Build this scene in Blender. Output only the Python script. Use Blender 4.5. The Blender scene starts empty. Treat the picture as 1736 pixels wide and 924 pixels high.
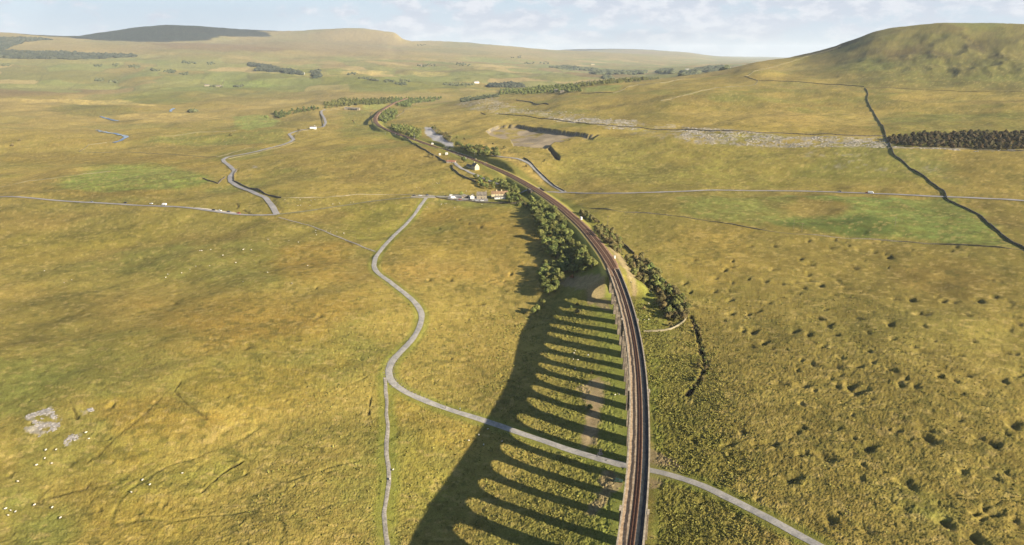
import bpy, bmesh, math, random
import numpy as np
random.seed(7); rng = np.random.RandomState(7)
R = math.radians
scene = bpy.context.scene
C = scene.collection

# ------------------------------------------------------------------ camera
IW, IH, FPX = 1736.0, 924.0, 1158.0
PITCH = R(17.6); CAMZ = 190.0
cam_d = bpy.data.cameras.new('camera'); cam = bpy.data.objects.new('camera', cam_d); C.objects.link(cam)
cam.location = (0, 0, CAMZ); cam.rotation_euler = (math.pi/2 - PITCH, 0, 0)
cam_d.sensor_width = 36; cam_d.lens = 36*FPX/IW; cam_d.clip_start = 1; cam_d.clip_end = 120000
scene.camera = cam

# ------------------------------------------------------------------ sky, sun, exposure
SUN_EL = R(20.8); SUN_DIR = np.array([0.84, -0.543]); SUN_DIR = SUN_DIR/np.linalg.norm(SUN_DIR)
world = bpy.data.worlds.new('World'); scene.world = world; world.use_nodes = True
nt = world.node_tree; N = nt.nodes; L = nt.links; N.clear()
wo = N.new('ShaderNodeOutputWorld'); bg = N.new('ShaderNodeBackground'); bg.inputs[1].default_value = 0.055
sky = N.new('ShaderNodeTexSky'); sky.sky_type = 'NISHITA'; sky.sun_disc = False
sky.sun_elevation = SUN_EL; sky.sun_rotation = math.atan2(SUN_DIR[0], SUN_DIR[1])
sky.altitude = 400; sky.air_density = 1.0; sky.dust_density = 0.4; sky.ozone_density = 2.0
tc = N.new('ShaderNodeTexCoord')
def wmath(op, a, b=None, c=None):
    n = N.new('ShaderNodeMath'); n.operation = op
    for i, v in enumerate((a, b, c)):
        if v is None: continue
        if isinstance(v, (int, float)): n.inputs[i].default_value = v
        else: L.new(v, n.inputs[i])
    return n.outputs[0]
def wramp(v, a, b, smooth=True):
    n = N.new('ShaderNodeMapRange'); n.interpolation_type = 'SMOOTHSTEP' if smooth else 'LINEAR'
    L.new(v, n.inputs[0]); n.inputs[1].default_value = a; n.inputs[2].default_value = b
    return n.outputs[0]
sp = N.new('ShaderNodeSeparateXYZ'); L.new(tc.outputs['Generated'], sp.inputs[0])
azi = wmath('ARCTAN2', sp.outputs[0], sp.outputs[1])
ele = wmath('ARCSINE', sp.outputs[2])
def cloudnoise(sx, sy, off, scale, detail, rough=0.55):
    cx = wmath('MULTIPLY', azi, sx); cy = wmath('MULTIPLY', ele, sy)
    cb = N.new('ShaderNodeCombineXYZ'); L.new(cx, cb.inputs[0]); L.new(cy, cb.inputs[1]); cb.inputs[2].default_value = off
    n = N.new('ShaderNodeTexNoise'); n.inputs['Scale'].default_value = scale; n.inputs['Detail'].default_value = detail
    n.inputs['Roughness'].default_value = rough; L.new(cb.outputs[0], n.inputs['Vector']); return n.outputs[0]
big = cloudnoise(1.0, 2.4, 3.7, 17.0, 8.0, 0.6)
cov = cloudnoise(1.0, 1.5, 9.1, 3.0, 2.0)
lit = cloudnoise(1.0, 2.2, 5.3, 30.0, 6.0, 0.6)
azr = wramp(azi, -0.45, 0.15)           # more cloud towards the right of the view
dens = wmath('ADD', big, wmath('MULTIPLY', wmath('SUBTRACT', cov, 0.5), 0.35))
dens = wmath('ADD', dens, wmath('MULTIPLY', azr, 0.10))
mask = wramp(dens, 0.47, 0.60)
veil = wmath('MULTIPLY', wramp(ele, 0.22, 0.02), 0.9)      # pale bright air low over the land
mx0 = N.new('ShaderNodeMix'); mx0.data_type = 'RGBA'; L.new(veil, mx0.inputs[0])
L.new(sky.outputs[0], mx0.inputs[6]); mx0.inputs[7].default_value = (3.5, 4.25, 5.4, 1)
cc = N.new('ShaderNodeMix'); cc.data_type = 'RGBA'; L.new(wramp(lit, 0.42, 0.6), cc.inputs[0])
cc.inputs[6].default_value = (3.9, 4.25, 5.1, 1); cc.inputs[7].default_value = (5.5, 5.6, 6.1, 1)
mx = N.new('ShaderNodeMix'); mx.data_type = 'RGBA'; L.new(wmath('MULTIPLY', wmath('MULTIPLY', mask, wramp(ele, 0.45, 0.12)), 0.9), mx.inputs[0])
L.new(mx0.outputs[2], mx.inputs[6]); L.new(cc.outputs[2], mx.inputs[7])
L.new(mx.outputs[2], bg.inputs[0]); L.new(bg.outputs[0], wo.inputs[0])
sl = bpy.data.lights.new('sun', 'SUN'); sun = bpy.data.objects.new('sun', sl); C.objects.link(sun)
sl.energy = 5.0; sl.angle = R(0.5); sl.color = (1.0, 0.89, 0.71)
ce = math.cos(SUN_EL)
from mathutils import Vector
sv = Vector((SUN_DIR[0]*ce, SUN_DIR[1]*ce, math.sin(SUN_EL)))
sun.rotation_euler = sv.to_track_quat('Z', 'Y').to_euler()
scene.view_settings.view_transform = 'Standard'; scene.view_settings.look = 'None'
scene.view_settings.exposure = 1.42; scene.view_settings.gamma = 1
scene.view_settings.use_curve_mapping = False
scene.cycles.max_bounces = 4; scene.cycles.diffuse_bounces = 2; scene.cycles.volume_bounces = 0
scene.cycles.transparent_max_bounces = 4; scene.cycles.caustics_reflective = False; scene.cycles.caustics_refractive = False

# ------------------------------------------------------------------ geometry of the view -> places on the land
sP, cP = math.sin(PITCH), math.cos(PITCH)
def rays(p):
    p = np.atleast_2d(np.asarray(p, float)); u = (p[:,0]-IW/2)/FPX; v = (p[:,1]-IH/2)/FPX
    return np.stack([u, cP - v*sP, -(sP + v*cP)], 1)
def on_plane(p, z):
    d = rays(p); t = (z-CAMZ)/d[:,2]; return d[:,:2]*t[:,None]
def tanel(px, py):
    d = rays([(px, py)])[0]; return d[2]/math.hypot(d[0], d[1])
def smooth(x, a, b):
    t = np.clip((x-a)/(b-a), 0, 1); return t*t*(3-2*t)

# noise on numpy arrays
_perm = np.random.RandomState(3).permutation(4096)
def _h(ix, iy, s):
    return _perm[(_perm[(ix + s*131) & 4095] + iy) & 4095] / 4095.0
def vnoise(x, y, s=0):
    ix = np.floor(x).astype(np.int64); iy = np.floor(y).astype(np.int64)
    fx = x-ix; fy = y-iy; fx = fx*fx*fx*(fx*(fx*6-15)+10); fy = fy*fy*fy*(fy*(fy*6-15)+10)
    a = _h(ix,iy,s); b = _h(ix+1,iy,s); c = _h(ix,iy+1,s); d = _h(ix+1,iy+1,s)
    return (a*(1-fx)+b*fx)*(1-fy) + (c*(1-fx)+d*fx)*fy
def fbm(x, y, scale, octs=4, s=0, gain=0.5):
    x = x/scale; y = y/scale; t = 0; amp = 1; tot = 0
    for i in range(octs):
        t = t + amp*vnoise(x, y, s+i); tot += amp; amp *= gain
        x, y = 1.6*x - 1.2*y + 17.3, 1.2*x + 1.6*y + 5.1
    return t/tot*2-1      # about -1..1 (mostly -.5...5)

# ------------------------------------------------------------------ railway centreline
RAIL_Z = 30.3
rail_px = [(1068,924),(1080.5,850),(1083,800),(1084.5,740),(1085,700),(1084,655),(1080.5,610),(1075,575),(1067.5,535),(1057,500),(1050,480),(1042,460),
           (1032,438),(1011,412),(990,385),(969,367),(951,350.6),(936,339.5),(913,324),(892,311),(862,295),(831,281.5),(812,274),(771,259.5),(740,250),(706,237.5),(685,230.5),(664,222.5),(645,215),(636,207),(635,200),(640,192),(652,183),(668,174),(690,166)]
zs_r = [31.2]*12 + [RAIL_Z]*23
pl = np.array([on_plane([p], z)[0] for p, z in zip(rail_px, zs_r)])
# smooth and extend behind the first point
def resample(P, step):
    P = np.asarray(P, float); d = np.r_[0, np.cumsum(np.linalg.norm(np.diff(P[:,:2], axis=0), axis=1))]
    n = max(2, int(round(d[-1]/step))+1); s = np.linspace(0, d[-1], n)
    return np.stack([np.interp(s, d, P[:,k]) for k in range(P.shape[1])], 1)
def gsmooth(P, n, it=1):
    P = P.copy()
    k = np.exp(-0.5*(np.arange(-2*n, 2*n+1)/n)**2); k /= k.sum()
    for _ in range(it):
        Q = np.concatenate([2*P[0]-P[2*n:0:-1], P, 2*P[-1]-P[-2:-2*n-2:-1]])
        P = np.stack([np.convolve(Q[:,j], k, 'valid') for j in range(P.shape[1])], 1)
    return P
rail = gsmooth(resample(pl, 2.0), 14)
d0 = rail[0]-rail[12]; d0 /= np.linalg.norm(d0)
ext = []; p = rail[0].copy(); a = math.atan2(d0[1], d0[0])
for i in range(220):
    a -= 2.0/900; p = p + 2.0*np.array([math.cos(a), math.sin(a)]); ext.append(p.copy())
rail = np.concatenate([np.array(ext[::-1]), rail])
rail = resample(rail, 2.0)
RS = np.r_[0, np.cumsum(np.linalg.norm(np.diff(rail, axis=0), axis=1))]
def rail_at(s):
    x = np.interp(s, RS, rail[:,0]); y = np.interp(s, RS, rail[:,1])
    e = 3.0
    tx = np.interp(s+e, RS, rail[:,0])-np.interp(s-e, RS, rail[:,0]); ty = np.interp(s+e, RS, rail[:,1])-np.interp(s-e, RS, rail[:,1])
    l = np.hypot(tx, ty); tx = tx/l; ty = ty/l
    return x, y, tx, ty
def rail_pt(s, u, z):
    x, y, tx, ty = rail_at(s); return (float(x+ty*u), float(y-tx*u), float(z))   # u>0 is to the right looking away
_abut = on_plane([(1036, 465)], 31.2)[0]
S_AB = float(RS[np.argmin(np.hypot(rail[:,0]-_abut[0], rail[:,1]-_abut[1]))])    # far abutment
_br = on_plane([(909, 321)], RAIL_Z)[0]
S_BR = float(RS[np.argmin(np.hypot(rail[:,0]-_br[0], rail[:,1]-_br[1]))])        # where the lane passes under the line
# distance to the railway for many points
_rk = rail[::4]; _rks = RS[::4]
def rail_dist(X, Y):
    out = np.full(X.shape, 1e9); so = np.zeros(X.shape); sd = np.zeros(X.shape)
    m = (X > -350) & (X < 260) & (Y > -500) & (Y < 2300)
    x = X[m]; y = Y[m]; b = np.full(x.shape, 1e18); bs = np.zeros(x.shape); side = np.zeros(x.shape)
    for i in range(len(_rk)-1):
        p = _rk[i]; q = _rk[i+1]; e = q-p; ll = e@e
        t = np.clip(((x-p[0])*e[0]+(y-p[1])*e[1])/ll, 0, 1)
        dx = x-p[0]-t*e[0]; dy = y-p[1]-t*e[1]; d = dx*dx+dy*dy
        k = d < b; b[k] = d[k]; bs[k] = _rks[i] + t[k]*math.sqrt(ll)
        side[k] = np.sign(dx*e[1]-dy*e[0])[k]
    out[m] = np.sqrt(b); so[m] = bs; sd[m] = side
    return out, so, sd

# ------------------------------------------------------------------ the land: near surface from spot heights, far hills from ridge profiles
spots = [((1055,737),0),((1055,610),5),((1048,525),12),((1045,880),1),((780,870),-5),((890,860),-3),((700,790),-2),((930,545),4),((895,600),1),((960,515),9),((860,480),7),((850,690),0),((980,480),14),((1120,500),15),((1160,540),11),((1120,650),5),
 ((700,650),3),((700,520),8),((640,440),12),((720,340),20),((860,340),23),((800,290),28),((650,215),30),((700,240),29.5),((470,360),16),((300,350),12),((0,335),8),
 ((0,500),3),((0,700),9),((300,800),3),((640,900),-3),((400,600),9),((250,440),2),((550,270),22),((600,190),28),((750,200),32),
 ((1300,880),6),((1700,900),12),((1500,700),14),((1300,600),12),((1200,700),6),((1700,600),22),((1500,480),28),((1200,420),24),((1050,330),30),((950,325),24.5),((1400,330),36),
 ((1700,330),44),((1500,245),60),((1000,200),50),((850,225),38),((950,250),40),((200,225),3),((300,260),8),((450,210),12),((0,250),10),((1250,200),64),((900,170),48)]
SXY = np.array([on_plane([p], z)[0] for p, z in spots]); SZ = np.array([z for p, z in spots], float)
extra = np.array([(-600,-200),(0,-300),(500,-200),(1500,200),(-1500,300),(60,60),(-40,80)], float); ez = np.array([10,8,14,70,14,5,4], float)
SXY = np.concatenate([SXY, extra]); SZ = np.r_[SZ, ez]
def tps_fit(P, z, lam=1.5):
    S = 500.0; n = len(P); A = np.zeros((n+3, n+3)); Q = P/S
    r = np.linalg.norm(Q[:,None]-Q[None], axis=2); A[:n,:n] = np.where(r > 0, r*r*np.log(r+1e-12), 0) + np.eye(n)*lam*1e-3
    A[:n,n] = 1; A[:n,n+1:] = Q; A[n,:n] = 1; A[n+1:,:n] = Q.T
    return Q, np.linalg.solve(A, np.r_[z, 0, 0, 0])
TQ, TW = tps_fit(SXY, SZ)
def tps(X, Y):
    x = X/500.0; y = Y/500.0; o = TW[-3] + TW[-2]*x + TW[-1]*y
    for i in range(len(TQ)):
        r2 = (x-TQ[i,0])**2 + (y-TQ[i,1])**2 + 1e-12
        o = o + TW[i]*0.5*r2*np.log(r2)
    return o
# ridge profiles: column in the photo -> (distance, height) knots; ('p', row) gives the height seen at that row
def zz(px, r, k): return k if not isinstance(k, tuple) else CAMZ + r*tanel(px, k[1])
P_ = lambda y: ('p', y)
cols = {
 -900: [(1000,12),(2000,10),(3500,40),(5200,90),(7000,P_(92)),(9500,P_(62)),(13000,300),(40000,100)],
 0:   [(1000,8),(1500,6),(2100,8),(3000,22),(4200,P_(150)),(5200,P_(122)),(6200,P_(100)),(6600,P_(90)),(7200,P_(87)),(7700,P_(76)),(8500,P_(62)),(9300,P_(55)),(11500,380),(20000,100),(40000,60)],
 100: [(1000,8),(1500,5),(2100,5),(3000,20),(4200,P_(150)),(5200,P_(122)),(6200,P_(100)),(7000,P_(90)),(7700,P_(76)),(8600,P_(66)),(9500,P_(61)),(11500,400),(20000,100),(40000,60)],
 180: [(1000,9),(1500,5),(2100,4),(3000,18),(4200,P_(148)),(5200,P_(122)),(6500,P_(97)),(8000,P_(78)),(9300,P_(66)),(10400,P_(55)),(13500,420),(20000,100),(40000,60)],
 250: [(1000,10),(1500,7),(2100,6),(3000,18),(4500,P_(132)),(5500,P_(112)),(6800,P_(92)),(8300,P_(74)),(8800,P_(71)),(10400,P_(46)),(13500,480),(20000,100),(40000,60)],
 310: [(1000,11),(1500,8),(2100,6),(3000,17),(4500,P_(130)),(5500,P_(112)),(6800,P_(90)),(8300,P_(75)),(8800,P_(73)),(10400,P_(43)),(13500,480),(20000,100),(40000,60)],
 400: [(1000,14),(1500,14),(2100,8),(3000,17),(4500,P_(130)),(5500,P_(112)),(6800,P_(90)),(8200,P_(78)),(8900,P_(74)),(10400,P_(49)),(13500,460),(20000,100),(40000,60)],
 500: [(1000,18),(1500,20),(2100,10),(3000,17),(4500,P_(130)),(5500,P_(112)),(6800,P_(94)),(8300,P_(78)),(9500,P_(66)),(10600,P_(53)),(13500,440),(20000,100),(40000,60)],
 560: [(1000,21),(1500,25),(2000,12),(3000,22),(4500,P_(130)),(5500,P_(112)),(6800,P_(97)),(8600,P_(80)),(9500,P_(69)),(10600,P_(49)),(13500,430),(20000,100),(40000,60)],
 615: [(1000,23),(1500,29),(2000,20),(3000,24),(4500,P_(130)),(5500,P_(112)),(6800,P_(99)),(8600,P_(82)),(9600,P_(72)),(10600,P_(48)),(13500,420),(20000,100),(40000,60)],
 655: [(1000,25),(1500,31),(2000,26),(2600,20),(4500,P_(131)),(5500,P_(113)),(6800,P_(100)),(8600,P_(84)),(9600,P_(75)),(10600,P_(53)),(13500,400),(20000,100),(40000,60)],
 670: [(1000,26),(1500,32),(2000,29),(2600,20),(4500,P_(132)),(5500,P_(114)),(6800,P_(101)),(8600,P_(86)),(9600,P_(78)),(10600,P_(55.5)),(13500,380),(20000,100),(40000,60)],
 686: [(1000,27),(1500,33),(2000,32),(2600,20),(4500,P_(132)),(5500,P_(114)),(6800,P_(101)),(8600,P_(86)),(9600,P_(80)),(10600,P_(67)),(13500,380),(20000,100),(40000,60)],
 730: [(1000,30),(1500,35),(1900,38),(2500,18),(4500,P_(132)),(5500,P_(115)),(6800,P_(103)),(8600,P_(88)),(10500,P_(76)),(12000,P_(70)),(15000,330),(20000,100),(40000,60)],
 820: [(1000,34),(1500,44),(2300,50),(3000,24),(4500,P_(130)),(5500,P_(117)),(6800,P_(106)),(8600,P_(92)),(10500,P_(81)),(12000,P_(75)),(15000,320),(20000,100),(40000,60)],
 900: [(1000,38),(1500,50),(2300,62),(2700,64),(3300,30),(4600,P_(130)),(5700,P_(119)),(7000,P_(110)),(8800,P_(97)),(10500,P_(88)),(12000,P_(82)),(15000,260),(19000,150),(40000,60)],
 960: [(1000,40),(1500,54),(2300,78),(2700,80),(3400,32),(4800,P_(129)),(6000,P_(120)),(7400,P_(111)),(9200,P_(99)),(11000,P_(90)),(12500,P_(86)),(15000,260),(18500,P_(84)),(23000,200),(40000,60)],
 1050:[(1000,42),(1500,60),(2300,93),(2700,104),(3400,50),(5000,P_(126)),(6500,P_(118)),(8400,P_(108)),(10000,P_(98)),(12000,P_(90)),(14000,230),(18500,P_(83)),(23000,200),(40000,60)],
 1150:[(1000,45),(1400,62),(2000,P_(152)),(2700,P_(130)),(3500,68),(5000,P_(121)),(7500,P_(113)),(10000,P_(104)),(13000,P_(96)),(18500,P_(88)),(23000,200),(40000,60)],
 1230:[(1000,46),(1400,65),(2000,P_(148)),(2800,P_(119)),(3700,90),(5500,100),(9000,P_(109)),(13000,P_(103)),(22000,P_(96)),(30000,160),(40000,100)],
 1290:[(1000,44),(1400,68),(2000,P_(147)),(2900,P_(107)),(3900,110),(7000,110),(14000,P_(103)),(25000,P_(98)),(33000,150),(40000,100)],
 1340:[(1000,44),(1400,69),(2000,P_(147)),(2700,P_(112)),(3000,P_(99)),(4200,120),(8000,110),(26000,P_(98)),(40000,100)],
 1395:[(1000,45),(1400,70),(2000,P_(148)),(2600,P_(112)),(3050,P_(86)),(4200,150),(9000,110),(40000,100)],
 1440:[(1000,46),(1400,70),(2000,P_(148)),(2600,P_(104)),(3050,P_(70)),(4200,220),(9000,110),(40000,100)],
 1480:[(1000,46),(1400,70),(2000,P_(148)),(2600,P_(98)),(3050,P_(54)),(4200,250),(9000,110),(40000,100)],
 1515:[(1000,46),(1400,71),(2000,P_(147)),(2600,P_(94)),(3050,P_(47)),(4200,265),(9000,110),(40000,100)],
 1580:[(1000,48),(1400,73),(2000,P_(147)),(2600,P_(91)),(3050,P_(41)),(4200,275),(9000,110),(40000,100)],
 1640:[(1000,50),(1400,75),(2000,P_(147)),(2600,P_(91)),(3050,P_(41)),(4200,280),(9000,110),(40000,100)],
 1736:[(1000,53),(1400,78),(2000,P_(150)),(2600,P_(93)),(3050,P_(41)),(4200,280),(9000,110),(40000,100)],
 2600:[(1000,60),(1400,90),(2000,P_(160)),(2600,P_(105)),(3050,P_(50)),(4200,260),(9000,110),(40000,100)],
}
RG = np.geomspace(900, 40000, 500); LRG = np.log(RG)
def pchip(x, y, xq):
    x = np.asarray(x, float); y = np.asarray(y, float); h = np.diff(x); dl = np.diff(y)/h if y.ndim == 1 else np.diff(y, axis=0)/h[:,None]
    m = np.zeros_like(y); w1 = 2*h[1:]+h[:-1]; w2 = h[1:]+2*h[:-1]
    if y.ndim > 1: w1 = w1[:,None]; w2 = w2[:,None]
    ok = dl[:-1]*dl[1:] > 0
    with np.errstate(all='ignore'): hm = (w1+w2)/(w1/dl[:-1]+w2/dl[1:])
    m[1:-1] = np.where(ok, hm, 0); m[0] = dl[0]; m[-1] = dl[-1]
    i = np.clip(np.searchsorted(x, xq)-1, 0, len(x)-2); t = (xq-x[i])/h[i]; hh = h[i]
    if y.ndim > 1: t = t[:,None]; hh = hh[:,None]
    return (2*t**3-3*t**2+1)*y[i] + (t**3-2*t**2+t)*hh*m[i] + (-2*t**3+3*t**2)*y[i+1] + (t**3-t**2)*hh*m[i+1]
caz = []; ctab = []
for px in sorted(cols):
    kn = cols[px]; d = rays([(px, 95)])[0]; caz.append(math.atan2(d[0], d[1]))
    ctab.append(pchip(np.log([k[0] for k in kn]), [zz(px, k[0], k[1]) for k in kn], LRG))
caz = np.array(caz); ctab = np.array(ctab)
AG = np.linspace(caz[0], caz[-1], 900)
FT = pchip(caz, ctab, AG)                          # azimuth x distance table of heights
def farland(X, Y):
    r = np.hypot(X, Y); az = np.arctan2(X, Y)
    i = np.clip((az-AG[0])/(AG[1]-AG[0]), 0, len(AG)-1.001); j = np.clip((np.log(np.maximum(r, 901))-LRG[0])/(LRG[1]-LRG[0]), 0, len(RG)-1.001)
    i0 = i.astype(int); j0 = j.astype(int); a = i-i0; b = j-j0
    z = FT[i0,j0]*(1-a)*(1-b)+FT[i0+1,j0]*a*(1-b)+FT[i0,j0+1]*(1-a)*b+FT[i0+1,j0+1]*a*b
    back = smooth(np.abs(az), 1.0, 1.5)            # gentle moor behind the camera
    return z*(1-back) + back*(20+60*smooth(r, 1500, 6000))
def land0(X, Y):
    r = np.hypot(X, Y)
    w = smooth(r, 950, 1450)
    z = np.zeros_like(X); m = w < 1
    z[m] = (tps(X[m], Y[m])*(1-w[m]))
    m2 = w > 0; z[m2] += farland(X[m2], Y[m2])*w[m2]
    return z
def drains(X, Y):
    return np.abs(fbm(X*.8-Y*.35, Y*.9+X*.2, 95, 4, 141)+0.04)
def relief(X, Y):
    """natural roughness of the moor at many scales"""
    r = np.hypot(X, Y)
    nv = smooth(X, -140, -40)*(1-smooth(X, 170, 260))*(1-smooth(Y, 560, 760))
    z = (fbm(X, Y, 170, 4, 1)*8.0 + fbm(X*.8+Y*.3, Y-X*.2, 75, 3, 5)*3.0)*(1-0.8*nv)
    z = z - 0.35*np.exp(-(drains(X, Y)/0.02)**2)*smooth(r, 1500, 900)*smooth(fbm(X, Y, 210, 3, 145), .0, .3)*smooth(X, 160, 60) + fbm(X, Y, 28, 3, 11)*0.55
    az = np.arctan2(X, Y)
    hill = smooth(az, 0.40, 0.56)*smooth(r, 2050, 2350)*(1-smooth(r, 2700, 2980))
    z = z + fbm(X, Y, 900, 4, 21)*26*smooth(r, 2200, 5000)*(1-0.75*smooth(r, 7500, 9000))*(1-0.8*smooth(az, 0.30, 0.45))
    z = z + fbm(X, Y, 330, 4, 23)*17*smooth(r, 1000, 2200)*(1-0.8*smooth(r, 6000, 8500))*(1-0.75*smooth(az, 0.05, 0.25))
    q_ = az*2500; rg = 1-np.abs(fbm(q_, r*0.42, 85, 4, 33))*2.8      # gullies running down the big slope
    z = z + hill*(rg-.3)*4.5 + hill*fbm(X, Y, 60, 4, 35)*2.2
    return z
def flatten(X, Y, z):
    """railway embankment, and the flat it makes beside the station"""
    d, s, sd = rail_dist(X, Y)
    beyond = smooth(s, S_AB-1, S_AB+3)
    # irregular banks
    n = fbm(X, Y, 14, 3, 41)*0.8
    top = RAIL_Z - 0.9
    halfw = np.where(sd > 0, 9.5, 6.5)
    run = np.maximum(d - halfw, 0)
    emb = top - run/1.45 + n*smooth(run, 0, 6)
    cut = top + np.maximum(d-(halfw+1.5), 0)/1.2
    zb = np.minimum(np.maximum(z, emb), cut)
    gap = (1-smooth(np.abs(s-S_BR), 3.6, 4.6))*(1-smooth(d, 14, 22))
    zb = zb*(1-gap) + np.minimum(zb, 24.4)*gap
    return np.where((d < 120) & (s > 0), z*(1-beyond) + zb*beyond, z), d, s, sd
# flat levels for quarry, yards (filled in after the first pass)
PITS = []
HOLES = np.zeros((0, 4))
GULL = []
def poly_sd(P, X, Y):
    """signed distance to polygon, negative inside"""
    d = np.full(X.shape, 1e18); ins = np.zeros(X.shape, bool); n = len(P)
    for i in range(n):
        a = P[i]; b = P[(i+1) % n]; e = b-a
        t = np.clip(((X-a[0])*e[0]+(Y-a[1])*e[1])/(e@e+1e-9), 0, 1)
        d = np.minimum(d, (X-a[0]-t*e[0])**2+(Y-a[1]-t*e[1])**2)
        c = (a[1] > Y) != (b[1] > Y)
        with np.errstate(all='ignore'): xi = (b[0]-a[0])*(Y-a[1])/(b[1]-a[1]+1e-12)+a[0]
        ins ^= c & (X < xi)
    d = np.sqrt(d); return np.where(ins, -d, d)
def line_d(P, X, Y):
    d = np.full(X.shape, 1e18)
    for a, b in zip(P[:-1], P[1:]):
        e = b-a; t = np.clip(((X-a[0])*e[0]+(Y-a[1])*e[1])/(e@e+1e-9), 0, 1)
        d = np.minimum(d, (X-a[0]-t*e[0])**2+(Y-a[1]-t*e[1])**2)
    return np.sqrt(d)
def bbox(P, X, Y, pad):
    return (X > P[:,0].min()-pad) & (X < P[:,0].max()+pad) & (Y > P[:,1].min()-pad) & (Y < P[:,1].max()+pad)
def ground(X, Y, info=False):
    X = np.asarray(X, float); Y = np.asarray(Y, float)
    z = land0(X, Y) + relief(X, Y)
    z, d, s, sd = flatten(X, Y, z)
    for P, depth, soft in PITS:
        m = bbox(P, X, Y, 60)
        if m.any():
            q = poly_sd(P, X[m], Y[m]) + fbm(X[m], Y[m], 9, 3, 51)*2.2
            zz_ = z[m]; z[m] = zz_ - depth*(1-smooth(q, -soft, 0.0))
    for P, w, depth in GULL:
        m = bbox(P, X, Y, 15)
        if m.any():
            q = line_d(P, X[m], Y[m]) + fbm(X[m], Y[m], 6, 2, 53)*1.2
            zz_ = z[m]; z[m] = zz_ - depth*(1-smooth(q, 0, w))
    for hx, hy, hr, hd in HOLES:
        m = (np.abs(X-hx) < hr*2.6) & (np.abs(Y-hy) < hr*2.6)
        if m.any():
            dx = X[m]-hx; dy = Y[m]-hy; an = np.arctan2(dy, dx); k = hr*(1+0.3*np.sin(2*an+hx)+0.16*np.sin(3*an+hy*2)+.08*np.sin(5*an+hx))
            q = np.sqrt(dx*dx+dy*dy)/k
            z[m] = z[m] - hd*np.exp(-(q*1.1)**2.2) + hd*0.05*np.exp(-((q-1.6)/0.5)**2)
    return (z, d, s, sd) if info else z
class Table:
    """heights of the land on a fan-shaped grid, read back by interpolation"""
    def __init__(s, AZ, RR, Z): s.AZ = AZ; s.RR = RR; s.Z = Z; s.full = AZ[-1]-AZ[0] > 6
    def __call__(s, X, Y, info=False):
        X = np.asarray(X, float); Y = np.asarray(Y, float); r = np.hypot(X, Y); a = np.arctan2(X, Y)
        if s.full: a = np.where(a < s.AZ[0], a+2*math.pi, a)
        i = np.clip(np.searchsorted(s.AZ, a)-1, 0, len(s.AZ)-2); j = np.clip(np.searchsorted(s.RR, r)-1, 0, len(s.RR)-2)
        u = np.clip((a-s.AZ[i])/(s.AZ[i+1]-s.AZ[i]), 0, 1); v = np.clip((r-s.RR[j])/(s.RR[j+1]-s.RR[j]), 0, 1)
        return (s.Z[j,i]*(1-u)+s.Z[j,i+1]*u)*(1-v)+(s.Z[j+1,i]*(1-u)+s.Z[j+1,i+1]*u)*v
def make_table(fn, na=620, nr_=620):
    AZ = np.linspace(-R(43), R(43), na); RR = np.concatenate([np.linspace(60, 1100, nr_//2), np.geomspace(1104, 45000, nr_//2)]); A, Q = np.meshgrid(AZ, RR)
    return Table(AZ, RR, fn((Q*np.sin(A)).ravel(), (Q*np.cos(A)).ravel()).reshape(A.shape))
def gz(x, y): return float(SURF(np.array([x]), np.array([y]))[0])
TS = np.geomspace(170, 45000, 420)
def hit(pts):
    D = rays(pts); out = []
    for k0 in range(0, len(D), 60):
        d = D[k0:k0+60]
        X = d[:,0:1]*TS; Y = d[:,1:2]*TS; Z = CAMZ + d[:,2:3]*TS
        G = SURF(X.ravel(), Y.ravel()).reshape(X.shape); below = Z < G
        i = np.where(below.any(1), below.argmax(1), len(TS)-1); i = np.maximum(i, 1)
        lo = TS[i-1].copy(); hi = TS[i].copy()
        for _ in range(12):
            mid = (lo+hi)/2; g = SURF(d[:,0]*mid, d[:,1]*mid); b = CAMZ + d[:,2]*mid < g
            hi = np.where(b, mid, hi); lo = np.where(b, lo, mid)
        out.append(np.stack([d[:,0]*hi, d[:,1]*hi], 1))
    return np.concatenate(out)
def crop(ox, oy, sc, pts): return [(ox+x/sc, oy+y/sc) for x, y in pts]

SURF = make_table(ground)
# --- quarry floor, shake holes, ditches: places read once on the unbroken land
quarry = hit(crop(820,180,6.6,[(20,280),(170,215),(380,205),(640,240),(880,275),(1200,318),(1290,322),(1210,372),(1000,355),(900,385),(790,400),(700,470),(530,455),(330,440),(300,370),(80,330)]))
trench = hit(crop(820,180,6.6,[(700,455),(745,440),(860,570),(850,600),(800,590)]))
yard = hit(crop(600,160,6.6,[(790,370),(880,365),(960,440),(1060,520),(1110,550),(1115,590),(1030,580),(900,520),(800,440)]))
PITS = [(quarry, 7.0, 2.5), (trench, 7.0, 3.0)]
h1 = [(345,350),(470,350),(640,320),(770,315),(830,325),(840,345),(960,330),(750,355),(815,370),(900,370),(970,380),(1030,388),(1045,405),(1190,390),(1360,373),(1385,352),(1450,397),(600,412),(645,440),(870,455),(65,420),(255,425),(215,470),(170,510),(250,450),(335,515),(420,523),(465,465),(500,537),(255,533),(575,530),(640,522),(640,492),(610,558),(700,548),(785,520),(805,540),(825,562),(590,590),(770,595),(835,605),(1075,615),(1160,620),(1320,625),(1375,630),(1500,625),(1580,605),(1660,630),(245,620),(440,635),(380,675),(340,688),(250,690),(210,722),(685,710),(890,715),(740,742),(1210,690),(1440,698),(1680,705),(1220,750),(1050,740),(1700,740),(1655,772),(360,778),(310,775),(570,775),(640,795),(770,795),(415,835),(350,855),(710,855),(1465,825),(1110,880),(1215,882),(945,880),(1400,900),(805,910),(1640,885),(15,535),(40,580),(165,578)]
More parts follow.
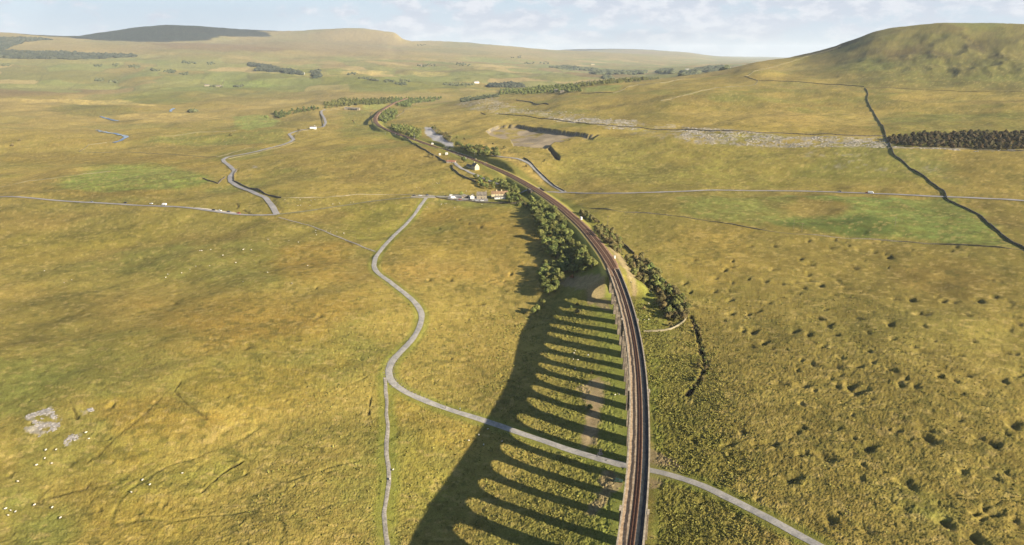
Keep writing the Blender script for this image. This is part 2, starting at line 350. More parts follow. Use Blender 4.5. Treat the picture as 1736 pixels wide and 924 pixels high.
h2 = [(650,20),(770,32),(880,30),(1055,50),(955,8),(1290,80),(1360,100),(1420,75),(1600,100),(1680,75),(490,115),(610,125),(840,130),(880,155),(1090,125),(1165,130),(775,130),(295,355),(600,335),(1650,315),(1210,320),(1230,345),(1230,395),(930,435),(1560,420),(1510,400),(720,485),(615,465),(450,418),(375,415),(235,420),(60,405),(545,590),(1125,615),(895,590),(1400,560),(1285,715),(1555,765),(1110,740),(1310,810),(1450,885),(1690,830),(745,800),(920,845)]
h3 = [(725,410),(1610,705),(1500,820),(900,590),(880,640),(1250,860),(1595,560),(1305,430),(270,465),(135,490)]
h4 = [(590,215),(640,235),(490,262),(850,490),(820,525),(745,520),(440,520),(620,645),(700,640),(700,250),(260,390),(800,240),(545,520)]
hp = crop(1156,300,2.98,h1)+crop(1156,610,2.943,h2)+crop(0,300,2.98,h3)+crop(580,300,2.98,h4)+[(188,676+12),(63,848)]
hw = hit(hp)
hr_ = np.random.RandomState(5)
big_ = {(1160,620),(1500,625),(360,778),(1045,405),(870,455),(1210,690),(545,590),(1450,885),(930,435),(1650,315),(1125,615),(720,485),(880,155),(840,130),(1230,395),(1310,810),(645,440),(685,710)}
raw = h1+h2+h3+h4+[(0,0),(0,0)]
HOLES = np.array([(x, y, (3.6 if raw[i] in big_ else hr_.uniform(1.9, 3.4)), (1.9 if raw[i] in big_ else hr_.uniform(0.8, 1.6))) for i, (x, y) in enumerate(hw)])
_ex = np.random.RandomState(12); _px = []
for _ in range(95):
    t_ = _ex.uniform(0, 1); _px.append((_ex.uniform(1170, 1735), 392+t_**0.8*500))
_w = hit(_px); HOLES = np.concatenate([HOLES, np.array([(x, y, _ex.uniform(1.1, 2.2), _ex.uniform(.5, 1.1)) for x, y in _w])])
_w = hit([(_ex.uniform(600, 880), _ex.uniform(380, 660)) for _ in range(26)]+[(_ex.uniform(0, 600), _ex.uniform(420, 900)) for _ in range(40)]); HOLES = np.concatenate([HOLES, np.array([(x, y, _ex.uniform(1.0, 2.0), _ex.uniform(.4, .8)) for x, y in _w])])
gl = [crop(1156,610,2.943,[(120,0),(110,50),(80,110),(25,175)]), crop(1156,300,2.98,[(45,700),(75,780),(90,850),(110,920)]),
      crop(0,610,2.943,[(800,190),(720,270),(620,350),(520,440),(470,500)]), crop(0,610,2.943,[(1210,505),(1110,565),(1050,620),(1005,660)]),
      crop(0,610,2.943,[(900,110),(870,155),(930,220),(1030,290)]), crop(0,610,2.943,[(455,600),(430,640),(210,695)]),
      crop(0,610,2.943,[(350,210),(385,290)]), crop(340,300,6.6,[(490,370),(600,435)]), crop(340,300,6.6,[(405,300),(430,325),(410,350)]),
      crop(340,300,6.6,[(860,470),(990,495),(1180,530),(1290,570)]), crop(340,300,6.6,[(1500,690),(1600,690),(1700,765)]),
      crop(580,610,2.943,[(145,180),(130,270)]), crop(580,610,2.943,[(220,20),(130,80),(0,150)])]
gw = [2.2,2.2,.9,1.1,1.0,.9,1.0,2.2,2.2,1.4,1.2,1.2,0.8]; gd = [1.3,1.3,.35,.8,.6,.4,.7,1.0,1.0,.5,.4,.7,.3]
GULL = [(hit(g), w, dd) for g, w, dd in zip(gl, gw, gd)]
PLACEHOLDER_ROADS = True

# ------------------------------------------------------------------ roads, tracks, streams (paths read off the photo, laid on the land)
def path(px, n=5, step=3.0):
    w = hit(px); return gsmooth(resample(w, step), n)
main_track = path([(722,336),(712,350),(700,368),(685,384),(668,400),(648,421),(637,436),(633,451),(638,462),(650,470),(672,486),(692,502),(708,517),(716,532),(715,548),(706,567),(694,583),(676,600),(662,613),(656,626),(658,641),(671,656),(692,668),(720,680),(770,698),(840,719),(900,741),(960,762),(1010,777),(1055,789)], 3)
under_track = path([(1010,777),(1055,789),(1095,797),(1120,799),(1150,806),(1200,825),(1260,857),(1330,893),(1390,926),(1470,972),(1560,1030)], 4)
foot_path = path([(652,640),(654,662),(656,680),(655,700),(658,720),(656,745),(655,770),(659,795),(660,820),(655,845),(651,868),(653,895),(657,924),(662,960),(668,1010)], 1, 2.0)
left_road = path([(-160,330),(0,334),(100,340.5),(200,346),(300,351),(350,357),(400,364),(440,367),(470,364)], 4, 4)
mid_road = path([(470,364),(500,361),(540,355),(600,346),(660,338),(700,334.5),(725,333.5),(760,332)], 4, 4)
pub_road = path([(725,333.5),(780,334),(830,333),(860,331),(884,326),(900,324),(930,325),(965,327)], 2, 3)
right_road = path([(965,327),(1000,328.5),(1050,328.5),(1100,327),(1160,325.5),(1230,323.5),(1300,323),(1380,325),(1440,327),(1480,329),(1560,333),(1640,336),(1736,340),(1900,348)], 4, 5)
hill_road = path([(470,364),(462,350),(449.6,335),(433,328),(416,322),(402,316),(391,308),(390,300),(398,290),(390,282),(380,275),(378,271),(386,267),(410,262.5),(436,257),(460,251),(476,246.6),(492,241),(498,237),(493,231),(490,228),(498,224),(515,220),(535,217),(549,215),(552,208),(550,201),(545,192),(545,188),(552,186)], 1, 4)
quarry_track = path([(835,264),(855,267),(880,270),(900,279),(912,292),(925,305),(940,316),(957,326)], 2, 3)
station_drive = path([(768,274),(778,283),(795,292),(809,298),(824,305),(845,313)], 2, 3)
bare_track = path([(1016,640),(1012,660),(1008,685),(1004,705),(1000,725),(992,748),(988,765)], 2, 3)

FLAT = [(main_track, 3.4), (under_track, 3.4), (left_road, 5.0), (mid_road, 4), (hill_road, 6), (right_road, 5), (quarry_track, 4)]
_g0 = ground
_flat = []
for P, w in FLAT:
    Q = P[::3] if np.allclose(P[-1], P[::3][-1]) else np.concatenate([P[::3], P[-1:]])
    z = _g0(Q[:,0], Q[:,1]); z = gsmooth(z[:,None], 2)[:,0] if len(z) > 6 else z
    _flat.append((Q, z, w))
def ground(X, Y, info=False):
    X = np.asarray(X, float); Y = np.asarray(Y, float)
    z, d, s, sd = _g0(X, Y, True)
    best = np.full(X.shape, 1e9); zt = np.zeros(X.shape); ww = np.ones(X.shape)
    for Q, zq, w in _flat:
        m = bbox(Q, X, Y, w*2.5)
        if not m.any(): continue
        x = X[m]; y = Y[m]; b = best[m]; zz1 = zt[m]; w1 = ww[m]
        for i in range(len(Q)-1):
            a = Q[i]; e = Q[i+1]-a; t = np.clip(((x-a[0])*e[0]+(y-a[1])*e[1])/(e@e+1e-9), 0, 1)
            dd = np.hypot(x-a[0]-t*e[0], y-a[1]-t*e[1])/w; k = dd < b
            b[k] = dd[k]; zz1[k] = (zq[i]*(1-t)+zq[i+1]*t)[k]; w1[k] = w
        best[m] = b; zt[m] = zz1; ww[m] = w1
    f = 1-smooth(best, 0.6, 1.5)
    z = z*(1-f) + zt*f
    return (z, d, s, sd) if info else z

# ------------------------------------------------------------------ materials
MATS = {}
def mat(name, col, rough=0.9, var=0.12, scale=1.0, bump=0.0, bscale=None, metal=0.0, col2=None, c2scale=0.2, spec=0.2, bdist=0.1, rand=False):
    """principled surface whose colour wanders with two noises in object space"""
    if name in MATS: return MATS[name]
    m = bpy.data.materials.new(name); m.use_nodes = True; n = m.node_tree.nodes; l = m.node_tree.links
    b = n['Principled BSDF']; b.inputs['Roughness'].default_value = rough; b.inputs['Metallic'].default_value = metal
    b.inputs['Specular IOR Level'].default_value = spec
    t = n.new('ShaderNodeTexCoord'); g = n.new('ShaderNodeNewGeometry')
    no = n.new('ShaderNodeTexNoise'); no.inputs['Scale'].default_value = scale; no.inputs['Detail'].default_value = 4
    l.new(g.outputs['Position'], no.inputs['Vector'])
    mr = n.new('ShaderNodeMapRange'); l.new(no.outputs[0], mr.inputs[0]); mr.inputs[1].default_value = .25; mr.inputs[2].default_value = .75
    mr.inputs[3].default_value = 1-var*2; mr.inputs[4].default_value = 1+var*2
    base = n.new('ShaderNodeMix'); base.data_type = 'RGBA'
    base.inputs[6].default_value = (*col, 1); base.inputs[7].default_value = (*(col if col2 is None else col2), 1)
    n2 = n.new('ShaderNodeTexNoise'); n2.inputs['Scale'].default_value = c2scale; n2.inputs['Detail'].default_value = 5; l.new(g.outputs['Position'], n2.inputs['Vector'])
    r2 = n.new('ShaderNodeMapRange'); l.new(n2.outputs[0], r2.inputs[0]); r2.inputs[1].default_value = .4; r2.inputs[2].default_value = .6
    l.new(r2.outputs[0], base.inputs[0])
    mu = n.new('ShaderNodeMix'); mu.data_type = 'RGBA'; mu.blend_type = 'MULTIPLY'; mu.inputs[0].default_value = 1
    l.new(base.outputs[2], mu.inputs[6]); l.new(mr.outputs[0], mu.inputs[7])
    if rand:
        oi = n.new('ShaderNodeObjectInfo'); hv = n.new('ShaderNodeHueSaturation'); l.new(mu.outputs[2], hv.inputs['Color'])
        for key, lo, hi, src in (('Value', .78, 1.35, 0), ('Hue', .475, .52, 1)):
            q = n.new('ShaderNodeMapRange'); q.inputs[3].default_value = lo; q.inputs[4].default_value = hi
            if src:
                fr = n.new('ShaderNodeMath'); fr.operation = 'MULTIPLY'; fr.inputs[1].default_value = 7.31; l.new(oi.outputs['Random'], fr.inputs[0]); f2 = n.new('ShaderNodeMath'); f2.operation = 'FRACT'; l.new(fr.outputs[0], f2.inputs[0]); l.new(f2.outputs[0], q.inputs[0])
            else: l.new(oi.outputs['Random'], q.inputs[0])
            l.new(q.outputs[0], hv.inputs[key])
        l.new(hv.outputs[0], b.inputs['Base Color'])
    else: l.new(mu.outputs[2], b.inputs['Base Color'])
    if bump:
        nb = n.new('ShaderNodeTexNoise'); nb.inputs['Scale'].default_value = bscale or scale*2; nb.inputs['Detail'].default_value = 4
        l.new(g.outputs['Position'], nb.inputs['Vector'])
        bp = n.new('ShaderNodeBump'); bp.inputs['Strength'].default_value = bump; bp.inputs['Distance'].default_value = bdist
        l.new(nb.outputs[0], bp.inputs['Height']); l.new(bp.outputs[0], b.inputs['Normal'])
    MATS[name] = m; return m

def grass_material():
    m = bpy.data.materials.new('moorland_grass'); m.use_nodes = True; n = m.node_tree.nodes; l = m.node_tree.links
    b = n['Principled BSDF']; b.inputs['Roughness'].default_value = 1; b.inputs['Specular IOR Level'].default_value = 0.05
    at = n.new('ShaderNodeAttribute'); at.attribute_name = 'turf'
    ta = n.new('ShaderNodeAttribute'); ta.attribute_name = 'tuft'
    g = n.new('ShaderNodeNewGeometry')
    def noise(sc, det, rough=.6):
        x = n.new('ShaderNodeTexNoise'); x.inputs['Scale'].default_value = sc; x.inputs['Detail'].default_value = det; x.inputs['Roughness'].default_value = rough
        l.new(g.outputs['Position'], x.inputs['Vector']); return x.outputs[0]
    def rng_(v, a, b_, c, d):
        x = n.new('ShaderNodeMapRange'); l.new(v, x.inputs[0])
        for i, k in enumerate((a, b_, c, d)): x.inputs[i+1].default_value = k
        return x.outputs[0]
    def mul(a_, b_):
        x = n.new('ShaderNodeMath'); x.operation = 'MULTIPLY'
        for i, k in enumerate((a_, b_)):
            if isinstance(k, float): x.inputs[i].default_value = k
            else: l.new(k, x.inputs[i])
        return x.outputs[0]
    f1 = rng_(noise(1.5, 4, .7), .3, .7, .66, 1.3)
    f2 = rng_(noise(0.3, 4), .3, .7, .88, 1.12)
    f3 = rng_(noise(0.022, 5), .3, .7, .92, 1.08)
    f = mul(mul(f1, f2), f3)
    hue = n.new('ShaderNodeHueSaturation'); hs = rng_(noise(0.35, 3), .3, .7, .494, .507); l.new(hs, hue.inputs['Hue']); l.new(at.outputs['Color'], hue.inputs['Color'])
    mu = n.new('ShaderNodeMix'); mu.data_type = 'RGBA'; mu.blend_type = 'MULTIPLY'; mu.inputs[0].default_value = 1
    l.new(hue.outputs[0], mu.inputs[6]); l.new(f, mu.inputs[7]); l.new(mu.outputs[2], b.inputs['Base Color'])
    bn = noise(1.1, 4, .7)
    bp = n.new('ShaderNodeBump'); bp.inputs['Distance'].default_value = 0.55; l.new(bn, bp.inputs['Height'])
    st = mul(ta.outputs['Fac'], 0.8); l.new(st, bp.inputs['Strength']); l.new(bp.outputs[0], b.inputs['Normal'])
    return m

# ------------------------------------------------------------------ colours of the vegetation, by place
def srgb(r, g, b):
    f = lambda c: ((c/255+0.055)/1.055)**2.4 if c/255 > 0.04045 else c/255/12.92
    return np.array([f(r), f(g), f(b)])
K_GOLD = srgb(147,130,63); K_OLIVE = srgb(124,115,55); K_BROWN = srgb(128,109,56); K_RUSH = srgb(84,84,40); K_GREEN = srgb(113,117,54); K_BRIGHT = srgb(124,135,66)
K_PALE = srgb(176,154,92); K_ROCK = srgb(150,143,130); K_BARE = srgb(146,128,96); K_HOLE_SHADE = srgb(62,58,32); K_PEAT = srgb(70,58,40)
# patches: (photo outline, colour, strength, edge softness m, ragged m)
c1 = lambda p: crop(0,0,2.98,p); c2 = lambda p: crop(580,0,2.98,p); c3 = lambda p: crop(1156,0,2.98,p)
c4 = lambda p: crop(0,300,2.98,p); c5 = lambda p: crop(580,300,2.98,p); c6 = lambda p: crop(1156,300,2.98,p)
d1 = lambda p: crop(0,610,2.943,p); d2 = lambda p: crop(580,610,2.943,p); d3 = lambda p: crop(1156,610,2.943,p)
patch_px = [
 (d1([(0,0),(330,60),(250,170),(430,300),(560,420),(440,560),(240,640),(260,760),(340,924),(0,924)]), K_GREEN, .75, 8, 10),
 (d1([(0,640),(170,700),(250,760),(330,830),(280,1000),(0,1000)]), K_GREEN, .5, 4, 6),
 (d1([(430,130),(820,160),(700,210),(500,230)]), K_GREEN, .7, 5, 8),
 (c4([(600,380),(900,330),(1300,330),(1500,400),(1550,520),(1200,560),(800,520),(560,480)]), K_GREEN, .6, 14, 14),
 (c4([(0,410),(560,450),(760,560),(300,560),(0,520)]), K_OLIVE, .7, 12, 14),
 (c4([(0,270),(900,250),(850,330),(520,380),(330,430),(0,430)]), srgb(128,116,46), .6, 14, 16),
 (c4([(0,560),(800,600),(900,640),(500,720),(100,600)]), K_BROWN, .55, 12, 14),
 (c4([(1350,350),(1740,330),(1740,500),(1500,560),(1350,430)]), srgb(152,122,54), .7, 10, 12),
 (c4([(0,620),(420,590),(480,740),(300,820),(0,780)]), K_RUSH, .55, 12, 18),
 (c4([(700,650),(1740,600),(1740,860),(1200,900),(700,820)]), srgb(146,116,48), .6, 16, 16),
 (c4([(200,60),(500,40),(800,60),(840,110),(420,110)]), srgb(120,100,44), .7, 14, 14),
 (c4([(1400,110),(1740,100),(1740,170),(1420,190)]), K_OLIVE, .7, 6, 6),
 (c1([(330,900),(560,840),(800,820),(1000,870),(1090,924),(900,960),(300,960)]), srgb(120,132,58), .9, 8, 8),
 (c1([(1180,590),(1330,580),(1420,610),(1380,640),(1250,660),(1190,640)]), K_BRIGHT, .95, 6, 6),
 (c1([(760,690),(1440,650),(1450,720),(1130,735),(740,720)]), K_GREEN, .8, 8, 10),
 (c1([(1110,400),(1330,410),(1420,432),(1290,445),(1130,440)]), K_BRIGHT, .8, 15, 20),
 (c1([(1250,330),(1740,340),(1740,400),(1560,390),(1400,380)]), K_GREEN, .7, 30, 30),
 (c1([(230,545),(450,510),(650,540),(700,570),(560,585),(300,580)]), srgb(100,98,50), .85, 15, 20),
 (c1([(100,500),(620,500),(800,540),(600,530),(300,515),(120,520)]), K_PALE, .8, 10, 14),
 (c1([(600,580),(950,570),(1150,595),(1000,620),(700,610)]), srgb(168,146,84), .7, 12, 14),
 (c1([(540,605),(760,600),(640,625),(560,615)]), srgb(96,88,48), .7, 6, 8),
 (c1([(1370,640),(1430,600),(1560,560),(1610,600),(1480,645)]), srgb(104,96,50), .8, 6, 6),
 (c1([(0,770),(400,770),(1050,795),(1130,840),(500,830),(0,820)]), srgb(122,104,48), .7, 12, 12),
 (c1([(770,220),(1000,210),(1500,250),(1300,265),(900,250)]), srgb(112,90,60), .8, 60, 70),
 (c1([(1130,470),(1740,440),(1740,480),(1300,520),(1000,530)]), srgb(118,106,62), .6, 40, 40),
 (c2([(0,390),(250,400),(240,440),(0,440)]), K_GREEN, .6, 30, 30),
 (c2([(360,365),(540,362),(540,385),(380,385)]), K_PALE, .8, 15, 20),
 (c2([(0,360),(230,360),(150,380),(0,378)]), K_PALE, .8, 15, 20),
 (c2([(200,330),(700,320),(850,390),(300,395)]), K_GREEN, .45, 60, 80),
 (c2([(1210,445),(1420,430),(1390,460),(1230,468)]), K_BRIGHT, .95, 8, 8),
 (c2([(100,530),(230,510),(210,550),(110,560)]), K_BRIGHT, .7, 8, 8),
 (c2([(0,560),(140,560),(150,620),(300,700),(0,700)]), K_GREEN, .6, 12, 12),
 (c3([(0,560),(1000,560),(1010,640),(0,640)]), srgb(160,138,76), .55, 20, 20),
 (c3([(1010,570),(1729,570),(1729,680),(1050,690)]), srgb(104,108,52), .6, 15, 20),
 (c3([(900,300),(1729,300),(1729,440),(900,430)]), srgb(102,106,52), .6, 60, 60),
 (c3([(1180,190),(1420,180),(1729,250),(1700,400),(1400,400),(1240,270)]), srgb(84,84,42), .6, 40, 60),
 (c3([(1395,178),(1440,180),(1500,215),(1545,245),(1525,268),(1460,240),(1410,212)]), srgb(66,58,38), 1.0, 10, 22),
 (c3([(1240,255),(1310,250),(1330,290),(1260,300)]), srgb(74,66,42), .8, 16, 30),
 (c3([(1360,330),(1420,320),(1440,380),(1380,385)]), srgb(78,70,42), .7, 16, 30),
 (c3([(1560,270),(1600,270),(1640,330),(1590,330)]), srgb(78,70,42), .7, 16, 30),
 (c3([(1040,265),(1150,250),(1160,300),(1060,300)]), srgb(86,72,44), .7, 16, 34),
 (c3([(570,292),(740,240),(900,188),(890,210),(800,246),(640,282)]), srgb(58,52,40), .9, 8, 14),
 (c3([(0,720),(1040,740),(1240,924),(0,924)]), srgb(120,118,52), .6, 12, 16),
 (c3([(1330,760),(1729,770),(1729,924),(1400,924)]), srgb(106,92,44), .5, 12, 16),
 (c3([(1050,760),(1330,760),(1400,924),(1250,924)]), srgb(110,112,56), .7, 10, 10),
 (c6([(0,100),(560,95),(520,250),(0,200)]), srgb(112,117,56), 1.0, 6, 8),
 (c6([(560,95),(1360,115),(1480,180),(1660,345),(1160,315),(830,290),(500,240),(520,200),(800,190),(860,150)]), srgb(108,119,56), 1.15, 6, 11),
 (c6([(520,210),(700,235),(1060,200),(1060,300),(830,292),(540,250)]), srgb(80,92,42), .95, 7, 12),
 (c6([(430,120),(760,130),(830,170),(740,215),(520,190)]), srgb(132,116,60), .6, 6, 10),
 (c6([(1530,140),(1729,130),(1729,345),(1640,280)]), srgb(106,98,46), .8, 5, 10),
 (c6([(1480,190),(1729,200),(1729,260),(1560,240)]), srgb(86,74,40), .6, 8, 10),
 (c6([(-40,240),(330,270),(380,460),(120,560),(-120,480)]), srgb(156,132,62), .6, 14, 14),
 (c6([(700,330),(1729,380),(1729,650),(900,600)]), srgb(112,100,48), .6, 25, 30),
 (c6([(1000,440),(1300,450),(1500,540),(1100,560)]), srgb(124,102,52), .5, 15, 20),
 (d3([(300,560),(560,560),(1160,640),(1240,720),(1200,790),(980,690),(640,640),(420,580)]), srgb(146,134,62), .6, 8, 10),
 (d3([(1090,640),(1230,700),(1260,790),(1120,740)]), K_GREEN, .6, 5, 7),
 (d3([(0,270),(140,330),(330,560),(0,560),(-60,300)]), srgb(122,112,48), .55, 6, 8),
 (c5([(1580,560),(1729,650),(1640,924),(1540,924),(1520,700),(1530,620)]), K_GREEN, .5, 5, 8),
 (crop(1090,480,6.6,[(0,60),(120,110),(180,300),(300,420),(200,520),(0,530),(-60,300)]), srgb(128,138,52), .9, 3, 5),
 (crop(900,460,5.775,[(900,0),(960,30),(1210,220),(1250,330),(1100,400),(1060,300),(1000,200)]), srgb(140,138,60), .7, 4, 5),
 (d2([(1540,0),(1600,0),(1560,300),(1620,450),(1560,460),(1535,300)]), srgb(116,130,50), .85, 2, 3),
 (d2([(1545,640),(1600,600),(1600,924),(1530,924)]), srgb(118,128,54), .85, 2, 3),
 (c5([(440,100),(890,150),(880,170),(480,130)]), K_GREEN, .7, 5, 5),
 (c5([(340,150),(880,160),(1000,340),(880,330),(600,260),(380,230)]), srgb(150,122,52), .6, 14, 14),
 (c5([(230,270),(980,290),(900,440),(260,400)]), srgb(142,122,54), .6, 12, 12),
 (c5([(250,430),(960,430),(960,520),(300,520)]), srgb(166,136,66), .6, 10, 12),
 (c5([(0,130),(330,130),(230,330),(0,300)]), srgb(126,122,50), .7, 10, 10),
 (c2([(690,700),(930,800),(1050,924),(900,924),(640,800)]), srgb(172,146,78), .8, 6, 8),
 (c2([(270,560),(700,560),(1000,640),(600,640),(300,620)]), srgb(160,140,74), .6, 14, 14),
 (c2([(1240,690),(1729,690),(1729,924),(1060,924),(1100,780)]), srgb(128,124,56), .6, 14, 14),
 (d1([(560,200),(860,190),(1100,330),(1000,360),(620,330)]), srgb(142,118,46), .7, 8, 9),
 (d1([(900,20),(1707,20),(1500,190),(1290,260),(950,220)]), srgb(146,122,50), .6, 8, 9),
 (d1([(480,440),(720,450),(680,520),(430,500)]), srgb(120,102,40), .7, 6, 8),
 (d1([(460,600),(1000,700),(1100,924),(500,860)]), srgb(128,112,42), .6, 9, 9),
 (d1([(680,460),(1230,480),(1200,600),(960,700),(640,640)]), srgb(122,128,50), .55, 7, 9),
 (d2([(230,150),(500,260),(740,330),(640,440),(400,420),(240,260)]), srgb(156,134,58), .6, 6, 7),
 (d2([(240,330),(480,430),(600,620),(460,800),(250,800)]), srgb(138,126,50), .5, 6, 8),
]
rock_px = [
 (crop(0,640,6.6,[(230,440),(470,380),(560,330),(620,390),(710,450),(650,600),(560,600),(430,670),(280,590),(280,560),(400,530),(300,460)]), .95, 0.5, 1.2),
 (crop(0,640,6.6,[(780,640),(870,640),(870,720),(740,770),(720,710)]), .6, 0.6, 2.2),
 (crop(0,640,6.6,[(880,370),(1000,330),(1060,370),(960,400)]), .5, 0.6, 2.2),
 (crop(820,180,6.6,[(740,130),(1100,130),(1716,160),(1716,260),(1400,260),(1100,190),(780,165)]), .8, 6, 16),
 (c2([(560,530),(740,490),(900,540),(1280,590),(1500,610),(1560,640),(1729,640),(1729,720),(1640,700),(1400,645),(1100,610),(700,560)]), .55, 8, 18),
 (c3([(0,640),(520,690),(1040,700),(1050,745),(600,745),(200,730),(0,720)]), .85, 5, 14),
 (c3([(560,690),(1000,690),(1000,712),(600,712)]), .6, 6, 12),
 (c3([(640,765),(1000,770),(900,795),(640,790)]), .5, 6, 14),
 (c3([(660,810),(1000,820),(1050,870),(700,850)]), .42, 8, 14),
 (c3([(1120,810),(1420,850),(1350,900),(1180,870)]), .35, 8, 14),
 (c3([(1060,740),(1729,752),(1729,762),(1060,750)]), .6, 3, 5),
 (crop(400,150,6.6,[(160,860),(260,860),(230,890),(170,880)]), .7, 2, 4),
]
bare_px = [
 (bare_track, None, 2.3), (None, d2([(1290,560),(1360,540),(1400,620),(1340,680),(1260,780),(1210,770),(1270,680)]), 0),
 (None, d2([(1250,100),(1330,100),(1290,220),(1270,420),(1200,410),(1240,250),(1160,140)]), 0),
 (None, d2([(1520,440),(1560,445),(1620,480),(1707,530),(1707,600),(1620,590),(1560,640),(1520,640)]), 0),
 (None, crop(960,460,9.24,[(440,480),(620,420),(690,480),(700,640),(560,600),(480,540)]), 0),
 (None, crop(960,460,9.24,[(1040,260),(1100,280),(1110,440),(1060,430)]), 0),
 (None, crop(1000,400,11.55,[(340,160),(500,280),(640,400),(700,500),(860,720),(940,860),(880,924),(760,800),(640,620),(520,480)]), 0),
 (None, c5([(1080,540),(1150,500),(1290,490),(1330,600),(1250,640),(1180,560)]), 0),
]
PATCH = [(hit(p), c, s, so, ra) for p, c, s, so, ra in patch_px]
ROCKP = [(hit(p), s, so, ra) for p, s, so, ra in rock_px]
BARE = []
for a, b, w in bare_px: BARE.append((a if a is not None else hit(b), w))
def colours(X, Y, z, d, s, sd, slope):
    r = np.hypot(X, Y); az = np.arctan2(X, Y)
    n1 = fbm(X, Y, 240, 4, 61); n2 = fbm(X, Y, 60, 4, 65); n3 = fbm(X, Y, 13, 3, 69); n4 = fbm(X, Y, 700, 4, 73); n5 = fbm(X, Y, 2600, 4, 79); n6 = fbm(X, Y, 4, 3, 83)
    c = np.repeat(K_GOLD[None]*0.97, len(X), 0)
    def mix(k, w): 
        nonlocal c
        w = np.clip(w, 0, 1)[:,None]; c = c*(1-w) + k*w
    mix(K_OLIVE, smooth(n2*0.5+n3*0.12+n1*0.9, -0.2, 0.4)*0.8)
    mix(K_BROWN, smooth(fbm(X, Y, 110, 4, 91)+n3*0.12, 0.0, 0.5)*0.55)
    mix(K_GREEN, smooth(fbm(X, Y, 130, 4, 95)+n6*0.1, 0.12, 0.5)*0.55)
    # left near country is greener and browner, right flats straw and dull olive
    right = smooth(az, 0.18, 0.32)*smooth(r, 1100, 600)
    mix(srgb(126,112,54)[None]*(1+0.25*n3[:,None]), right*0.7)
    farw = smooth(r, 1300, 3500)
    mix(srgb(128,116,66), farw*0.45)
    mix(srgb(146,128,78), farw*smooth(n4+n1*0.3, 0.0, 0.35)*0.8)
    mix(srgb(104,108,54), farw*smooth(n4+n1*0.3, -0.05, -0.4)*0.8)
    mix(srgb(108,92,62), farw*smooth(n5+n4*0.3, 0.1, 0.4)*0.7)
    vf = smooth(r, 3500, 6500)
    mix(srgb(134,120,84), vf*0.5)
    mix(srgb(108,118,66), vf*smooth(fbm(X, Y, 480, 3, 97), 0.15, 0.4)*smooth(z, 230, 120)*0.7)
    fx = (X*0.94+Y*0.34)+fbm(X, Y, 500, 2, 131)*160; fy = (Y*0.94-X*0.34)+fbm(X, Y, 500, 2, 133)*160
    cell = _h(np.floor(fx/230).astype(np.int64), np.floor(fy/420).astype(np.int64), 7); low = smooth(z, 210, 110)*smooth(r, 2800, 4000)
    edge = np.minimum(np.abs((fx/230) % 1-.5), 1) > .475
    mix(srgb(122,128,72), low*(cell > .62)*.6); mix(srgb(168,148,98), low*(cell < .16)*.6); mix(srgb(96,92,60), low*edge*.35)
    mountain = smooth(az, 0.36, 0.5)*smooth(r, 1850, 2100)
    mix(srgb(114,106,56), mountain*0.85); mix(srgb(96,84,50), mountain*smooth(n2+n1*.5, 0.0, 0.35)*0.6); mix(srgb(102,108,52), mountain*smooth(fbm(X,Y,180,4,101), 0.05, 0.4)*0.6)
    for P, k, st, so, ra in PATCH:
        m = bbox(P, X, Y, so+ra)
        if not m.any(): continue
        x = X[m]; y = Y[m]
        q = poly_sd(P, x, y) + fbm(x, y, ra*2.2+2, 4, 105)*ra*1.6
        w = (1-smooth(q, -so*1.4, so*1.4))*st*.72; w = np.clip(w*(1+0.5*n3[m]), 0, 1)[:,None]
        c[m] = c[m]*(1-w) + k*(1+0.18*n6[m][:,None]+0.15*n3[m][:,None])*w
    # fine streaks
    c *= (1+0.10*n3+0.20*n6)[:,None]
    # bright seeding-grass flecks and dark rush clumps
    fl = fbm(X, Y*1.8, 9, 4, 109)
    mix(K_PALE, smooth(fbm(X, Y*1.5, 4.5, 4, 109), 0.2, 0.5)*0.45*smooth(r, 3500, 1500))
    ru = fbm(X, Y, 4.5, 4, 113)+0.35*n2
    mix(K_RUSH, smooth(ru, 0.22, 0.5)*0.5*smooth(r, 2500, 1200))
    tuft = 0.75+0.5*n2
    dn = drains(X, Y); dm = smooth(r, 1600, 900)*smooth(fbm(X, Y, 210, 3, 145), .0, .3)*smooth(X, 160, 60)*smooth(n3, -.35, .1); mix(K_RUSH*.9, smooth(dn, .018, .004)*.45*dm); mix(K_PALE, smooth(np.abs(dn-.035), .018, .004)*.15*dm)
    # rough rushes by the viaduct
    vd = smooth(d, 60, 14)*(sd > 0)*smooth(Y, 540, 440)*smooth(d, 7, 10)
    mix(srgb(104,108,44), vd*0.5)
    near = smooth(d, 75, 20)*(sd < 0)*smooth(Y, 560, 500)
    mix(srgb(114,118,52), near*0.6); mix(srgb(122,130,58), smooth(d, 24, 10)*(sd < 0)*smooth(Y, 560, 500)*0.7)
    # embankment
    eb = smooth(s, S_AB, S_AB+6)*(d < 40)
    mix(srgb(108,112,48), eb*smooth(d, 34, 20)*0.7)
    mix(srgb(176,164,80), eb*smooth(d, 10.5, 8)*0.85)
    mix(K_BARE*0.8, eb*smooth(d, 6.2, 5.4)*(s < S_AB+900))
    for P, w in BARE:
        m = bbox(P, X, Y, 14)
        if not m.any(): continue
        q = (line_d(P, X[m], Y[m])-w if w else poly_sd(P, X[m], Y[m])) + fbm(X[m], Y[m], 6, 4, 117)*3.5
        ww = (1-smooth(q, -1.6, 1.2))[:,None]*0.82; c[m] = c[m]*(1-ww)+K_BARE*(1+0.3*n6[m][:,None])*ww; tuft[m] *= (1-ww[:,0]*0.8)
